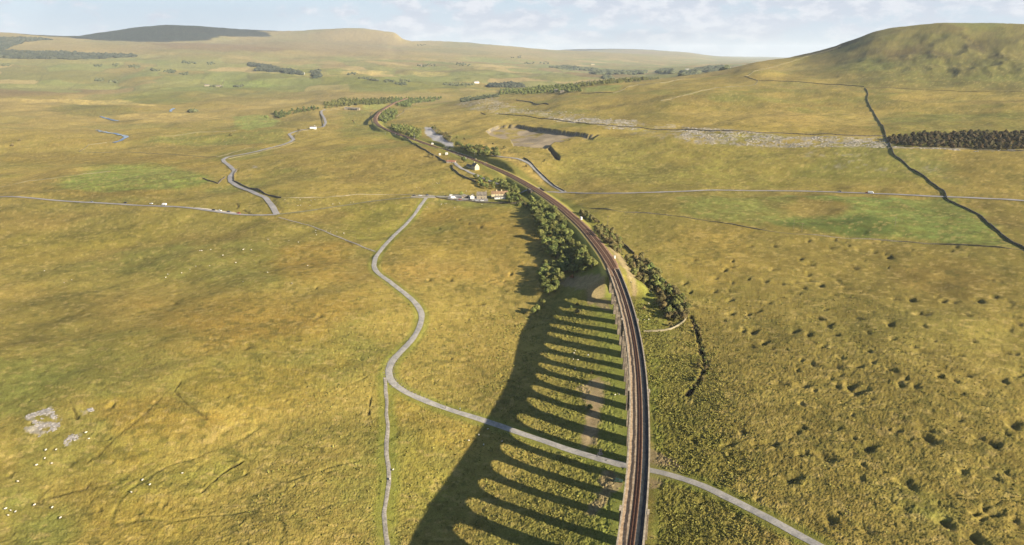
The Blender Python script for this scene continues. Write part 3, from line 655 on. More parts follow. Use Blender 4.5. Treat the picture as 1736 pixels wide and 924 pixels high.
    for P, st, so, ra in ROCKP:
        m = bbox(P, X, Y, so+ra)
        if not m.any(): continue
        x = X[m]; y = Y[m]; rr = np.hypot(x, y)
        q = poly_sd(P, x, y) + fbm(x, y, ra*3+1, 4, 121)*ra*1.5
        pt = smooth(fbm(x*.7, y*1.6, 3.0+rr*0.0035, 4, 125, .65)+0.6*(st-0.7), -0.12, 0.3)
        w = ((1-smooth(q, -so, so))*pt*min(1, st+.1)*(.8 if so > 3 else .9))[:,None]; c[m] = c[m]*(1-w)+K_ROCK*(1+0.35*n6[m][:,None])*w; tuft[m] *= (1-w[:,0]*0.6)
    m = bbox(quarry, X, Y, 30); q = poly_sd(quarry, X[m], Y[m])+fbm(X[m], Y[m], 9, 3, 51)*2.2
    w = ((1-smooth(q, -3, 1))*(0.9-0.8*smooth(fbm(X[m], Y[m], 26, 4, 129), -0.05, 0.3)))[:,None]
    c[m] = c[m]*(1-w) + srgb(146,132,112)*(1+0.25*n3[m][:,None])*w
    cl = ((1-smooth(np.abs(q+1.4), 0.8, 2.6)))[:,None]; c[m] = c[m]*(1-cl)+srgb(110,104,94)*(1+0.5*n6[m][:,None])*cl
    m = bbox(yard, X, Y, 10); q = poly_sd(yard, X[m], Y[m])+2*n3[m]; w = (1-smooth(q, -2, 2))[:,None]; c[m] = c[m]*(1-w)+srgb(158,156,156)*w*(1+.3*n6[m][:,None])
    m = bbox(trench, X, Y, 10); q = poly_sd(trench, X[m], Y[m]); w = (1-smooth(q, -1, 2))[:,None]; c[m] = c[m]*(1-w)+srgb(96,88,70)*w
    # hollow shade painted into the hole colour with dark rushes; peat in ditches
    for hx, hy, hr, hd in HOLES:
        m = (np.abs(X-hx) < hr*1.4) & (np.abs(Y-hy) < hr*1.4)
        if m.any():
            q = np.hypot(X[m]-hx, Y[m]-hy)/hr; w = (np.exp(-(q*1.15)**2)*0.6*min(1, hd/1.8))[:,None]; c[m] = c[m]*(1-w)+K_HOLE_SHADE*w
    for P, w_, dp in GULL:
        m = bbox(P, X, Y, 8)
        if m.any():
            q = line_d(P, X[m], Y[m])+fbm(X[m], Y[m], 6, 2, 53)*1.2; w = ((1-smooth(q, w_*0.3, w_*0.9))*min(1, dp*.8))[:,None]; c[m] = c[m]*(1-w)+K_PEAT*0.6*w
    # greener verges of roads
    for P, w_ in ((main_track, 2.2), (under_track, 2.2), (foot_path, 1.2)):
        m = bbox(P, X, Y, 12); q = line_d(P[::2], X[m], Y[m]); w = (smooth(q, w_+6, w_+1.5)*0.6)[:,None]; c[m] = c[m]*(1-w)+srgb(116,122,50)*w
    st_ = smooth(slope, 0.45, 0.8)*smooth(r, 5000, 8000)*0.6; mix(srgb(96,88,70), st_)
    c *= 0.95
    lum = c.mean(1)[:,None]; c = lum + (c-lum)*np.array([.93, .95, .95])[None]
    c = c*np.array([1.03, 1.0, .96])[None]
    return np.clip(c, 0.01, 0.9), np.clip(tuft, 0, 1.4)*smooth(r, 2500, 700)

# ------------------------------------------------------------------ helpers for objects
def put(name, me_or_none, material=None, parent=None, kind=None, label=None, cat=None, group=None, loc=None, rot=0.0, scale=None):
    o = bpy.data.objects.new(name, me_or_none); C.objects.link(o)
    if material is not None and me_or_none is not None and len(me_or_none.materials) == 0:
        for mm in (material if isinstance(material, (list, tuple)) else [material]): me_or_none.materials.append(mm)
    if parent is not None: o.parent = parent
    if kind: o['kind'] = kind
    if label: o['label'] = label
    if cat: o['category'] = cat
    if group: o['group'] = group
    if loc is not None: o.location = loc
    if rot: o.rotation_euler = (0, 0, rot)
    if scale is not None: o.scale = (scale,)*3 if isinstance(scale, (int, float)) else scale
    return o
def grid_mesh(name, V, nr, nc, wrap=False, smooth_=True):
    """V: (nr*nc,3) row-major grid"""
    me = bpy.data.meshes.new(name)
    i = np.arange(nr-1)[:,None]*nc; j = np.arange(nc if wrap else nc-1)[None]; j2 = (j+1) % nc
    q = np.stack([i+j, i+j2, i+nc+j2, i+nc+j], -1).reshape(-1, 4)
    me.vertices.add(len(V)); me.vertices.foreach_set('co', np.ascontiguousarray(V, np.float32).ravel())
    me.loops.add(q.size); me.loops.foreach_set('vertex_index', q.astype(np.int32).ravel())
    me.polygons.add(len(q)); me.polygons.foreach_set('loop_start', np.arange(0, q.size, 4, dtype=np.int32))
    me.polygons.foreach_set('use_smooth', np.full(len(q), smooth_))
    me.update(calc_edges=True); return me
class MB:
    """collects vertices and faces"""
    def __init__(s): s.v = []; s.f = []; s.m = []
    def add(s, vs, fs, m=0):
        o = len(s.v); s.v += [tuple(map(float, v)) for v in vs]; s.f += [tuple(o+i for i in f) for f in fs]; s.m += [m]*len(fs)
    def box(s, c, d, m=0, rz=0, taper=1.0):
        x, y, z = c; a, b, h = d[0]/2, d[1]/2, d[2]/2; co, si = math.cos(rz), math.sin(rz); vs = []
        for k, t in ((-1, 1.0), (1, taper)):
            for px, py in ((-a,-b),(a,-b),(a,b),(-a,b)):
                px *= t; py *= t; vs.append((x+px*co-py*si, y+px*si+py*co, z+k*h))
        s.add(vs, [(3,2,1,0),(4,5,6,7),(0,1,5,4),(1,2,6,5),(2,3,7,6),(3,0,4,7)], m)
    def tube(s, p, q, r0, r1=None, n=8, m=0):
        r1 = r0 if r1 is None else r1; p = Vector(p); q = Vector(q); d = (q-p).normalized(); u = d.orthogonal().normalized(); w = d.cross(u); vs = []
        for c_, r in ((p, r0), (q, r1)):
            for i in range(n):
                a = 2*math.pi*i/n; vs.append(c_ + u*math.cos(a)*r + w*math.sin(a)*r)
        s.add(vs, [(i, (i+1) % n, n+(i+1) % n, n+i) for i in range(n)] + [tuple(range(n-1, -1, -1)), tuple(range(n, 2*n))], m)
    def prism(s, prof, a, b, m=0):
        """closed profile list of (y,z) extruded in x from a to b"""
        n = len(prof); vs = [(a, y, z) for y, z in prof]+[(b, y, z) for y, z in prof]
        s.add(vs, [(i, (i+1) % n, n+(i+1) % n, n+i) for i in range(n)] + [tuple(range(n-1, -1, -1)), tuple(range(n, 2*n))], m)
    def build(s, name, mats, parent=None, smooth_=False, **kw):
        me = bpy.data.meshes.new(name); me.from_pydata(s.v, [], s.f)
        mats = mats if isinstance(mats, (list, tuple)) else [mats]
        for mm in mats: me.materials.append(mm)
        me.polygons.foreach_set('material_index', s.m)
        bm = bmesh.new(); bm.from_mesh(me); bmesh.ops.recalc_face_normals(bm, faces=bm.faces); bm.to_mesh(me); bm.free()
        if smooth_: me.polygons.foreach_set('use_smooth', [True]*len(me.polygons))
        me.update(); return put(name, me, parent=parent, **kw)
def sweep(name, S, prof, material, parent=None, fn=None, close=True, **kw):
    """cross-section prof [(u,z)] swept along the railway at stations S; fn(s) offsets"""
    V = []
    x, y, tx, ty = rail_at(S)
    P = np.array([[p if not callable(p) else 0 for p in q] for q in prof], float)
    nS, nP = len(S), len(prof); A = np.zeros((nS, nP, 3))
    for k, (u, z) in enumerate(prof):
        uu = u(S) if callable(u) else np.full(nS, u); zz1 = z(S) if callable(z) else np.full(nS, z)
        A[:,k,0] = x+ty*uu; A[:,k,1] = y-tx*uu; A[:,k,2] = zz1
    me = grid_mesh(name, A.reshape(-1, 3), nS, nP, wrap=close, smooth_=False)
    if close:
        bm = bmesh.new(); bm.from_mesh(me); bm.verts.ensure_lookup_table()
        bm.faces.new([bm.verts[i] for i in range(nP)]); bm.faces.new([bm.verts[(nS-1)*nP+i] for i in range(nP-1, -1, -1)])
        bmesh.ops.recalc_face_normals(bm, faces=bm.faces); bm.to_mesh(me); bm.free()
    return put(name, me, material, parent, **kw)

# ------------------------------------------------------------------ the ground sheet
M_GRASS = grass_material()
def build_ground():
    az1 = R(41.5); fine = np.linspace(-az1, az1, 1250)
    coarse = np.linspace(az1, 2*math.pi-az1, 150)[1:-1]
    AZ = np.concatenate([fine, coarse]); nc = len(AZ)
    r = [20.0]
    while r[-1] < 38000:
        x = r[-1]; stp = max(0.45, x*x/(1158*185)*1.55)
        if x < 165: stp = 4.0
        if 1270 < x < 1580: stp = 4.5
        r.append(x + min(stp, x*0.0078))
    RR = np.array(r); nr = len(RR)
    A, Q = np.meshgrid(AZ, RR); X = (Q*np.sin(A)).ravel(); Y = (Q*np.cos(A)).ravel()
    z, d, s, sd = ground(X, Y, True)
    # tussocks
    tus = fbm(X, Y, 1.9, 3, 201)
    jit = np.random.RandomState(4).normal(size=len(X))*0.10*smooth(np.hypot(X, Y), 800, 350)
    rr = np.hypot(X, Y); rough = smooth(rr, 900, 250)
    vd = smooth(d, 70, 25)
    roadd = np.full(X.shape, 1e9)
    for P, w in ((main_track, 2.6), (under_track, 2.6), (foot_path, 1.6), (bare_track, 2.5)):
        m = bbox(P, X, Y, 10); roadd[m] = np.minimum(roadd[m], line_d(P[::2], X[m], Y[m])-w)
    z = z + (jit*(1.0+0.5*vd) + tus*(0.28+0.16*vd))*rough*smooth(roadd, 0, 3)*np.where((d < 10), 0.0, 1.0)
    print('ground verts', len(X), 'rows', nr)
    me = grid_mesh('ground', np.stack([X, Y, z], 1), nr, nc, wrap=True)
    Z2 = z.reshape(nr, nc); slope = np.abs(np.gradient(Z2, axis=0))/np.gradient(RR)[:,None]
    col, tuft = colours(X, Y, z, d, s, sd, slope.ravel())
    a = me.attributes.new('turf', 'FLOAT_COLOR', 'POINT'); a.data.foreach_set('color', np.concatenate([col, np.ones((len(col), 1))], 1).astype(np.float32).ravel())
    a = me.attributes.new('tuft', 'FLOAT', 'POINT'); a.data.foreach_set('value', tuft.astype(np.float32))
    put('ground', me, M_GRASS, kind='structure')
    return Table(np.r_[AZ, AZ[0]+2*math.pi], RR, np.concatenate([Z2, Z2[:,:1]], 1))
SURF = build_ground(); ground = SURF
def hset(pts):
    """photo point -> (x, y, ground z)"""
    w = hit(pts); z = ground(w[:,0], w[:,1]); return [(float(a), float(b), float(c)) for (a, b), c in zip(w, z)]

# ------------------------------------------------------------------ roads
M_TRACK = mat('pale_grit', srgb(138,134,128), .95, .12, 1.2, .3, 4, col2=srgb(158,152,143), c2scale=.22)
M_ROAD = mat('worn_tarmac', srgb(132,128,126), .9, .06, .5, col2=srgb(146,141,137), c2scale=.06)
M_PATH = mat('flagged_path', srgb(150,142,130), .95, .2, 1.2, .4, 5, col2=srgb(128,122,112), c2scale=.4)
def ribbon(name, P, width, material, lift=0.10, jag=0.5, label=None, kind='structure', crown=0.06):
    P = resample(P, 1.6 if np.hypot(*P[0]) < 700 else 3.0); n = len(P); t = np.gradient(P, axis=0); t /= np.linalg.norm(t, axis=1)[:,None]
    nx, ny = t[:,1], -t[:,0]; k = 5; us = np.linspace(-1, 1, k); A = np.zeros((n, k, 3)); s = np.arange(n)*1.0
    rr = np.hypot(P[:,0], P[:,1])
    zc = ground(P[:,0], P[:,1]); zc = gsmooth(zc[:,None], 1)[:,0]
    for i, u in enumerate(us):
        j = fbm(s, s*0+i*9.0, 5, 3, 301+i)*jag*(abs(u) > .9)
        x = P[:,0]+nx*(u*width/2+j*np.sign(u)); y = P[:,1]+ny*(u*width/2+j*np.sign(u))
        A[:,i,0] = x; A[:,i,1] = y; A[:,i,2] = np.maximum(ground(x, y), zc-0.4) + lift + rr*0.0003 + crown*(1-u*u)
    A[:,0,2] -= 0.05; A[:,-1,2] -= 0.05
    me = grid_mesh(name, A.reshape(-1, 3), n, k); 
    if True: me.flip_normals()
    return put(name, me, material, kind=kind)
ribbon('track', main_track, 4.3, M_TRACK); ribbon('track', under_track, 4.3, M_TRACK, lift=0.104)
ribbon('footpath', foot_path, 2.0, M_PATH, jag=.4)
ribbon('footpath', path([(472,369),(492,374),(515,380),(535,386),(560,397),(580,404),(610,417),(637,427)], 2, 3), 1.7, M_PATH, jag=.5, lift=.14)
M_WATER = mat('peaty_water', srgb(74,84,104), .12, .05, .2, spec=.6)
for px_ in (c1([(505,590),(535,598),(560,606),(600,612)]), c1([(490,658),(510,666),(545,672),(600,680),(632,688),(640,694),(612,712),(575,722)]), c1([(862,566),(866,556),(882,549)])): ribbon('river', path(px_, 1, 3), 9, M_WATER, lift=.5, jag=2.0, crown=0)
ribbon('road', left_road, 5.2, M_ROAD, lift=.3); ribbon('road', mid_road, 4.2, mat('weathered_lane', srgb(116,112,84), .95, .15, .3), lift=.24); ribbon('road', pub_road, 4.6, M_ROAD, lift=.2)
ribbon('road', right_road, 5.5, M_ROAD, lift=.3); ribbon('road', hill_road, 7.0, M_ROAD, lift=.38)
ribbon('track', quarry_track, 6.5, M_TRACK, lift=.25); ribbon('track', station_drive, 5, M_TRACK, lift=.25)

# ------------------------------------------------------------------ the viaduct
M_STONE = mat('gritstone', srgb(132,120,104), .95, .22, .9, .6, 2.2, col2=srgb(100,90,80), c2scale=.25, bdist=.2)
M_SHADE = M_STONE
M_COPE = mat('coping_stone', srgb(170,156,134), .95, .15, 1.6, .3, 3, col2=srgb(140,128,110), c2scale=.5)
M_BALLAST = mat('limestone_ballast', srgb(178,156,128), 1, .2, 5.0, .7, 9, col2=srgb(152,130,104), c2scale=.7)
M_WALKSHADE = mat('shaded_walkway', srgb(96,88,84), 1, .15, 2.0, .3, 6, col2=srgb(80,74,72), c2scale=.3)  # parapet shadow put into this dark tone for the right walkway
M_SLEEPER = mat('brown_trackbed', srgb(122,86,62), 1, .2, 3.0, .5, 8, col2=srgb(92,68,54), c2scale=1.2)
M_RAIL = mat('rusty_rail', srgb(66,44,36), .5, .1, 3, metal=.3)
HW = 4.55            # half width over the parapets
S0 = S_AB
PIT = 13.7
# stations: opening k=1 nearest the far abutment; every sixth pier is a wide one
spans = []; s = S0
for k in range(24):
    a = s - PIT; spans.append((a, s)); s = a - (4.9 if (k+1) % 6 == 0 else 1.85)
S_END = spans[-1][0]
via = put('railway_viaduct', None, label='long curving stone railway viaduct of tall round arches casting striped shadows', cat='viaduct', loc=(0,0,0))
ZC, ZS = 28.3, 28.3-PIT/2
def arch_mesh(a, b, name):
    """spandrel walls and barrel over one opening, from pier centre to pier centre"""
    m = MB(); n = 18
    pa, pb = a[0], b[0]
    return m
for k, (a, b) in enumerate(spans):
    gl_ = (4.9 if (k+1) % 6 == 0 else 1.85)/2 if k < 23 else 0; gr_ = (4.9 if k % 6 == 0 else 1.85)/2 if k else 0
    n = 20; th = np.linspace(math.pi, 0, n+1); xs = (a+b)/2 + PIT/2*np.cos(th); zs = ZS + PIT/2*np.sin(th)
    S = np.concatenate([[a-gl_+.002], xs, [b+gr_-.002]]); ZL = np.concatenate([[ZS], zs, [ZS]])
    mb = MB(); w = HW-0.42
    L_ = [rail_pt(q, -w, z) for q, z in zip(S, ZL)]; R_ = [rail_pt(q, w, z) for q, z in zip(S, ZL)]
    LT = [rail_pt(q, -w, 29.3) for q in S]; RT = [rail_pt(q, w, 29.3) for q in S]
    nn = len(S); vs = L_+R_+LT+RT; f = []
    for i in range(nn-1):
        f += [(i, i+1, nn+i+1, nn+i), (i, 2*nn+i, 2*nn+i+1, i+1), (nn+i, nn+i+1, 3*nn+i+1, 3*nn+i), (2*nn+i, 3*nn+i, 3*nn+i+1, 2*nn+i+1)]
    f += [(0, nn, 3*nn, 2*nn), (nn-1, 3*nn-1, 4*nn-1, 2*nn-1)]
    mb.add(vs, f)
    mb.build('arch', M_STONE, via)
    # voussoir ring standing a little proud
    for sgn in (-1, 1):
        vm = MB(); ring = []
        for t_ in np.linspace(math.pi, 0, 25):
            for rr_ in (PIT/2-.03, PIT/2+.75):
                ring.append(((a+b)/2+rr_*math.cos(t_), ZS+rr_*math.sin(t_)))
        vs = [rail_pt(q, sgn*(w-.3), z) for q, z in ring]+[rail_pt(q, sgn*(w+.07), z) for q, z in ring]; o = len(ring); f = []
        for i in range(24):
            j = 2*i; f += [(j, j+1, j+3, j+2), (o+j, o+j+2, o+j+3, o+j+1), (j+1, o+j+1, o+j+3, j+3), (j, j+2, o+j+2, o+j)]
        vm.add(vs, f); vm.build('arch_ring', mat('arch_stone', srgb(150,138,120), .95, .15, 1.5, .3, 3), via)
    if k < 23:
        half = gl_; cs = a - gl_; x, y, tx, ty = rail_at(cs); zg = min(gz(float(x+ty*q), float(y-tx*q)) for q in (-6, 0, 6)) - 1.0
        mb = MB(); rows = np.linspace(zg, ZS, 12); sec = []
        for z in rows:
            e = (ZS-z)*0.021; hs, hu = half+e, w+e*1.2
            sec += [rail_pt(cs-hs, -hu, z), rail_pt(cs+hs, -hu, z), rail_pt(cs+hs, hu, z), rail_pt(cs-hs, hu, z)]
        f = [(3,2,1,0)]
        for i in range(11):
            for j in range(4): f.append((4*i+j, 4*i+(j+1) % 4, 4*i+4+(j+1) % 4, 4*i+4+j))
        f.append((44,45,46,47)); mb.add(sec, f)
        pr = mb.build('pier', M_STONE, via)
        # impost course at the springing
        im = MB(); h2_ = half+.28; w2 = w+.28
        q4 = [rail_pt(cs-h2_, -w2, ZS-.55), rail_pt(cs+h2_, -w2, ZS-.55), rail_pt(cs+h2_, w2, ZS-.55), rail_pt(cs-h2_, w2, ZS-.55)]
        im.add(q4+[(p[0], p[1], ZS-.02) for p in q4], [(3,2,1,0),(4,5,6,7),(0,1,5,4),(1,2,6,5),(2,3,7,6),(3,0,4,7)])
        im.build('impost', M_COPE, via)
# abutments
for (sa, sb) in ((S0-.0, S0+16), (S_END-16, S_END)):
    zg = min(gz(*rail_pt(q, u, 0)[:2]) for q in (sa, sb) for u in (-4, 4)) - 3; zg = min(zg, 20)
    mb = MB(); q8 = [rail_pt(q, u, z) for z in (zg, 29.5) for q, u in ((sa,-HW+.12),(sb,-HW+.12),(sb,HW-.12),(sa,HW-.12))]
    mb.add(q8, [(3,2,1,0),(4,5,6,7),(0,1,5,4),(1,2,6,5),(2,3,7,6),(3,0,4,7)]); mb.build('abutment', M_STONE, via)
SV = np.arange(S_END-16, S0+16.1, 2.0)
wob = lambda a, sc, sd_: (lambda S: a*fbm(S, S*0+3, sc, 3, sd_))
sweep('deck', SV, [(-HW+.02, 29.3), (-HW+.02, 29.62), (HW-.02, 29.62), (HW-.02, 29.3)], M_STONE, via)
for sgn in (-1, 1):
    par = sweep('parapet', SV, [(sgn*(HW-.46), 29.6), (sgn*(HW-.46), 31.05), (sgn*(HW-.04), 31.05), (sgn*(HW-.04), 29.6)], M_STONE, via)
    sweep('coping', SV, [(sgn*(HW-.54), 31.052), (sgn*(HW-.54), 31.3), (sgn*(HW+.08), 31.3), (sgn*(HW+.08), 31.052)], M_COPE, par)
    sweep('string_course', SV, [(sgn*(HW-.6), 28.92), (sgn*(HW-.6), 29.28), (sgn*(HW+.1), 29.28), (sgn*(HW-.1), 28.92)], M_COPE, via)
    for k in (5, 11, 17):
        cs = spans[k][0]-2.45; mb = MB()
        def blk(s_a, s_b, u_a, u_b, z_a, z_b, m=0):
            q = [rail_pt(cs+s_, sgn*u_, z_) for z_ in (z_a, z_b) for s_, u_ in ((s_a,u_a),(s_b,u_a),(s_b,u_b),(s_a,u_b))]
            mb.add(q, [(3,2,1,0),(4,5,6,7),(0,1,5,4),(1,2,6,5),(2,3,7,6),(3,0,4,7)], m)
        blk(-1.4, 1.4, HW-.02, HW+.75, 20.0, 31.1); blk(-1.55, 1.55, HW+.12, HW+.9, 31.1, 31.42, 1)
        mb.build('refuge', [M_STONE, M_COPE], via)
# trackbed on the viaduct: low walkways, raised stone bed with a ragged left edge
zt = 29.66
sweep('walkway', SV, [(-HW+.44, zt-.02), (-HW+.44, zt+.05), (-1.7, zt+.05), (-1.7, zt-.02)], M_BALLAST, via)
sweep('walkway', SV, [(1.5, zt-.02), (1.5, zt+.05), (HW-.44, zt+.05), (HW-.44, zt-.02)], M_WALKSHADE, via)
e1 = wob(.5, 5, 401); e2 = wob(.4, 7, 405); e3 = wob(.4, 6, 409)
STK = np.arange(S_END-16, RS[-1]-6, 1.5)
bed_z = 30.28
track = put('railway_track', None, label='pair of brown railway tracks with dark rails narrowing to one line over the viaduct', cat='railway track', loc=(0,0,0))
sweep('ballast_bed', np.arange(S_END-16, S0+16.1, 1.0), [(-2.6, zt), (lambda S: -2.35+e1(S), zt+.08), (lambda S: -1.75+e1(S), bed_z-.05), (lambda S: -1.0+e2(S)*.4, bed_z), (1.55, bed_z), (lambda S: 2.1+e3(S), bed_z-.04), (lambda S: 2.7+e3(S), zt+.06), (2.95, zt)], M_BALLAST, track, close=False)
spread = lambda S: smooth(S, S0-15, S0+60)
def offs(base, to): return lambda S: base + (to-base)*spread(S)
sweep('sleeper_bed', STK, [(offs(-.85, -2.35), bed_z-.1), (offs(-.85, -2.35), bed_z+.03), (offs(1.35, 0.15), bed_z+.03), (offs(1.35, 0.15), bed_z-.1)], M_SLEEPER, track)
SB = np.arange(S0+20, RS[-1]-6, 1.5)
sweep('sleeper_bed', SB, [(1.35, bed_z-.1), (1.35, bed_z+.03), (3.9, bed_z+.03), (3.9, bed_z-.1)], M_SLEEPER, track)
SBB = np.arange(S0-2, RS[-1]-6, 2.0)
sweep('ballast_bed', SBB, [(-4.6, bed_z-1.2), (lambda S: -3.5+e1(S)*.5, bed_z-.12), (-2.6, bed_z-.05), (lambda S: 2.0+2.6*smooth(S, S0-2, S0+25), bed_z-.05), (lambda S: 3.6+2.4*smooth(S, S0, S0+40)+e2(S), bed_z-.35), (lambda S: 4.0+3.0*smooth(S, S0, S0+40), bed_z-1.2)], mat('brown_ballast', srgb(142,112,84), 1, .2, 3.0, .4, 8, col2=srgb(116,92,74), c2scale=.3), track, close=False)
def rail_bar(u, S, w=.075):
    f = u if callable(u) else (lambda S_: np.full(len(S_), u))
    sweep('rail', S, [(lambda S_: f(S_)-w, bed_z), (lambda S_: f(S_)-w, bed_z+.2), (lambda S_: f(S_)+w, bed_z+.2), (lambda S_: f(S_)+w, bed_z)], M_RAIL, track)
for a_, b_ in ((-.47, -1.82), (.97, -.38)): rail_bar(offs(a_, b_), STK, .09)
rail_bar(-.15, SV, .07); rail_bar(.65, SV, .07)
for a_ in (1.9, 3.34): rail_bar(a_, SB, .09)

# ------------------------------------------------------------------ road bridge through the embankment
M_SHADESTONE = mat('shaded_drystone', srgb(112,102,88), 1, .25, 1.5, .6, 4, col2=srgb(84,78,66), c2scale=.4)  # darker copy of the drystone, the unlit side's shade in its colour
M_PALESTONE = mat('pale_drystone', srgb(140,130,106), 1, .2, 1.5, .6, 4, col2=srgb(108,102,80), c2scale=.12)
br = put('lane_bridge', None, label='small stone bridge carrying the railway over the lane beside the cottages', cat='bridge', loc=(0,0,0))
for name, sa, sb, ua, ub, za, zb in (('abutment',-6.2,-3.4,-8.6,8.6,20,29.2),('abutment',3.4,6.2,-8.6,8.6,20,29.2),('deck',-6.2,6.2,-8.4,8.4,28.6,29.35),('parapet',-9,9,-8.9,-8.35,27.6,30.9),('parapet',-9,9,8.35,8.9,27.6,30.9)):
    mb = MB(); q = [rail_pt(S_BR+s_, u_, z_) for z_ in (za, zb) for s_, u_ in ((sa,ua),(sb,ua),(sb,ub),(sa,ub))]
    if name == 'deck': q = [(a, b, c-.02) for a, b, c in q]
    mb.add(q, [(3,2,1,0),(4,5,6,7),(0,1,5,4),(1,2,6,5),(2,3,7,6),(3,0,4,7)]); mb.build(name, M_SHADESTONE, br)

# ------------------------------------------------------------------ drystone walls
M_FARSTONE = mat('weathered_wall', srgb(118,110,84), 1, .2, 1.5, col2=srgb(94,88,66), c2scale=.05)
def wall(px, label, h=1.5, w=0.8, m=None, world=None, cat='wall', n=1, gaps=0.0):
    P = resample(hit(px), 2.0) if world is None else resample(world, 2.0)
    P = gsmooth(P, n) if len(P) > 4*n+2 else P
    if np.hypot(*P[0]) > 1200:
        P = resample(P, 4.0)
        if m is M_PALESTONE or m is None: m = M_FARSTONE; h *= .8
    N_ = len(P); t = np.gradient(P, axis=0); t /= np.linalg.norm(t, axis=1)[:,None]+1e-9; nx, ny = t[:,1], -t[:,0]
    if m is not M_SHADESTONE: h, w = h*.8, w*.7
    z = ground(P[:,0], P[:,1]); s = np.arange(N_)*1.0; rr = np.hypot(P[:,0], P[:,1])
    hh = h*(1+0.22*fbm(s, s*0, 4, 3, 501)); 
    if gaps: hh = hh*np.clip(1.2-gaps*2*np.maximum(0, fbm(s, s*0+7, 12, 3, 503)+.35), .25, 1)
    wob_ = fbm(s, s*0+40, 6, 3, 505)*0.4
    A = np.zeros((N_, 4, 3))
    for k, (u, top) in enumerate(((-w/2, 0), (-w*.33, 1), (w*.33, 1), (w/2, 0))):
        A[:,k,0] = P[:,0]+nx*(u+wob_); A[:,k,1] = P[:,1]+ny*(u+wob_); A[:,k,2] = z + np.where(top, hh, -0.8-rr*0.0005)
    me = grid_mesh('drystone_wall', A.reshape(-1, 3), N_, 4, wrap=True, smooth_=False)
    return put('drystone_wall', me, m or M_PALESTONE, label=label, cat=cat)
wall([(1467,149),(1472,160),(1470,168),(1490,205),(1503,235),(1515,262),(1560,295),(1600,324),(1606,338)], 'dark drystone wall climbing from the valley road past the wood to the foot of the big hill', 1.6, .8, M_SHADESTONE)
wall([(1606,338),(1660,365),(1700,400),(1735,421),(1800,458)], 'dark drystone wall running down from the valley road to the right edge by the green field', 1.5, .8, M_SHADESTONE)
wall([(985,352),(1040,357),(1100,362),(1160,368),(1240,380),(1310,393),(1350,397),(1430,404),(1500,408),(1600,415),(1735,424),(1850,432)], 'long broken field wall along the near edge of the bright green field', 1.4, 1.0, M_PALESTONE, gaps=.8)
wall([(1120,171),(1156,163),(1213,149),(1280,144),(1285,137),(1263,130),(1290,118),(1324,109),(1370,95),(1424,79),(1458,62)], 'pale fell wall zigzagging up the left shoulder of the big hill', 2.2, 1.4, M_PALESTONE)
wall([(1287,137),(1344,138.5),(1400,143),(1465,147)], 'dark wall along the foot of the big hill between two other walls', 1.3, .8, M_SHADESTONE)
wall([(1467,149),(1560,152),(1736,156)], 'faint intake wall under the steep green face of the big hill', .8, .7, M_FARSTONE)
wall([(815,191),(860,195),(915,201),(960,206),(999,211),(1050,215),(1093,218),(1160,220),(1240,222.5),(1324,226),(1420,229),(1500,231)], 'long thin dark wall running above the quarry beside the limestone pavement', 1.5, .9, M_SHADESTONE)
wall([(1505,252),(1560,251),(1640,253),(1760,256)], 'pale wall along the lower edge of the dark wood on the right', 1.8, 1.2, M_PALESTONE)
wall([(875,170),(900,173.5),(930,177.5)], 'short dark wall in the pasture above the limestone pavement', 2.4, 1.4, M_SHADESTONE)
wall([(1008.5,370),(1016,378)], 'short dark stretch of wall beside the upper trackside bushes', 1.6, .8, M_SHADESTONE)
wall([(1054,412),(1064,421),(1075,431)], 'dark stretch of wall in the gap between the trackside bushes right of the line', 1.8, .9, M_SHADESTONE)
wall([(1100,458),(1108,463),(1120,473),(1130,481)], 'dark wall glimpsed at the outer edge of the bushes by the viaduct end', 1.7, .9, M_SHADESTONE)
wall([(1165,537),(1161,543),(1156,548),(1147,554),(1137,559),(1120,562),(1091,562.5)], 'pale curved wall sweeping round below the bushes to the viaduct', 1.5, 1.1, M_PALESTONE)
wall([(402,288),(396,297),(397,308),(416,317),(450,330),(476,336)], 'dark wall on the upper side of the winding hill road', 1.9, 1.2, M_SHADESTONE)
wall([(476,336),(520,335.5),(580,333),(660,330),(722,331)], 'low pale wall across the pasture from the hill road to the lane', 1.2, .9, M_PALESTONE, gaps=.6)
wall([(344,302),(370,312),(382,300)], 'short dark wall beside the green pasture left of the hill road', 1.5, 1.0, M_SHADESTONE)
wall([(500,239.5),(476,249.5),(436,260),(400,267),(386,270)], 'pale wall along the near side of the upper hill road', 1.6, 1.3, M_PALESTONE)
wall([(499,239),(499.5,229),(510,222.5),(523,220.5)], 'pale wall round the small bend of the hill road', 1.6, 1.2, M_PALESTONE)
wall([(542,189),(546,202),(548,214)], 'wall beside the far straight of the hill road', 1.6, 1.2, M_SHADESTONE)
wall([(542,189),(560,187),(588,184)], 'pale wall from the far hill road to the terrace of cottages', 1.6, 1.2, M_PALESTONE)
wall([(134,257),(150,246),(181,242)], 'pale wall curving by the river bend on the left', 1.8, 1.4, M_PALESTONE)
wall([(134,257),(215,258),(290,262),(369,266),(430,249)], 'long pale wall across the left valley fields', 1.4, 1.2, M_PALESTONE, gaps=.4)
wall([(280,231),(340,224),(400,222)], 'faint pale wall in the distant left pasture', 1.6, 1.2, M_PALESTONE)
wall([(0,317),(47,307),(90,303),(134,296),(188,291)], 'broken pale wall above the left green pasture', 1.5, 1.2, M_PALESTONE, gaps=.8)
wall([(633,188),(628,196),(631,206),(640,214),(650,218.5),(663,225),(678,231)], 'pale wall following the far curve of the railway', 1.8, 1.2, M_PALESTONE)
wall([(683,231),(692,236),(700,244),(715,252),(730,261),(745,268),(757,276)], 'dark wall bounding the station yard on the left', 1.8, 1.1, M_SHADESTONE)
wall([(767,280),(768,287),(778,296),(792,303),(806,309)], 'dark curved wall below the station drive', 1.9, 1.2, M_SHADESTONE)
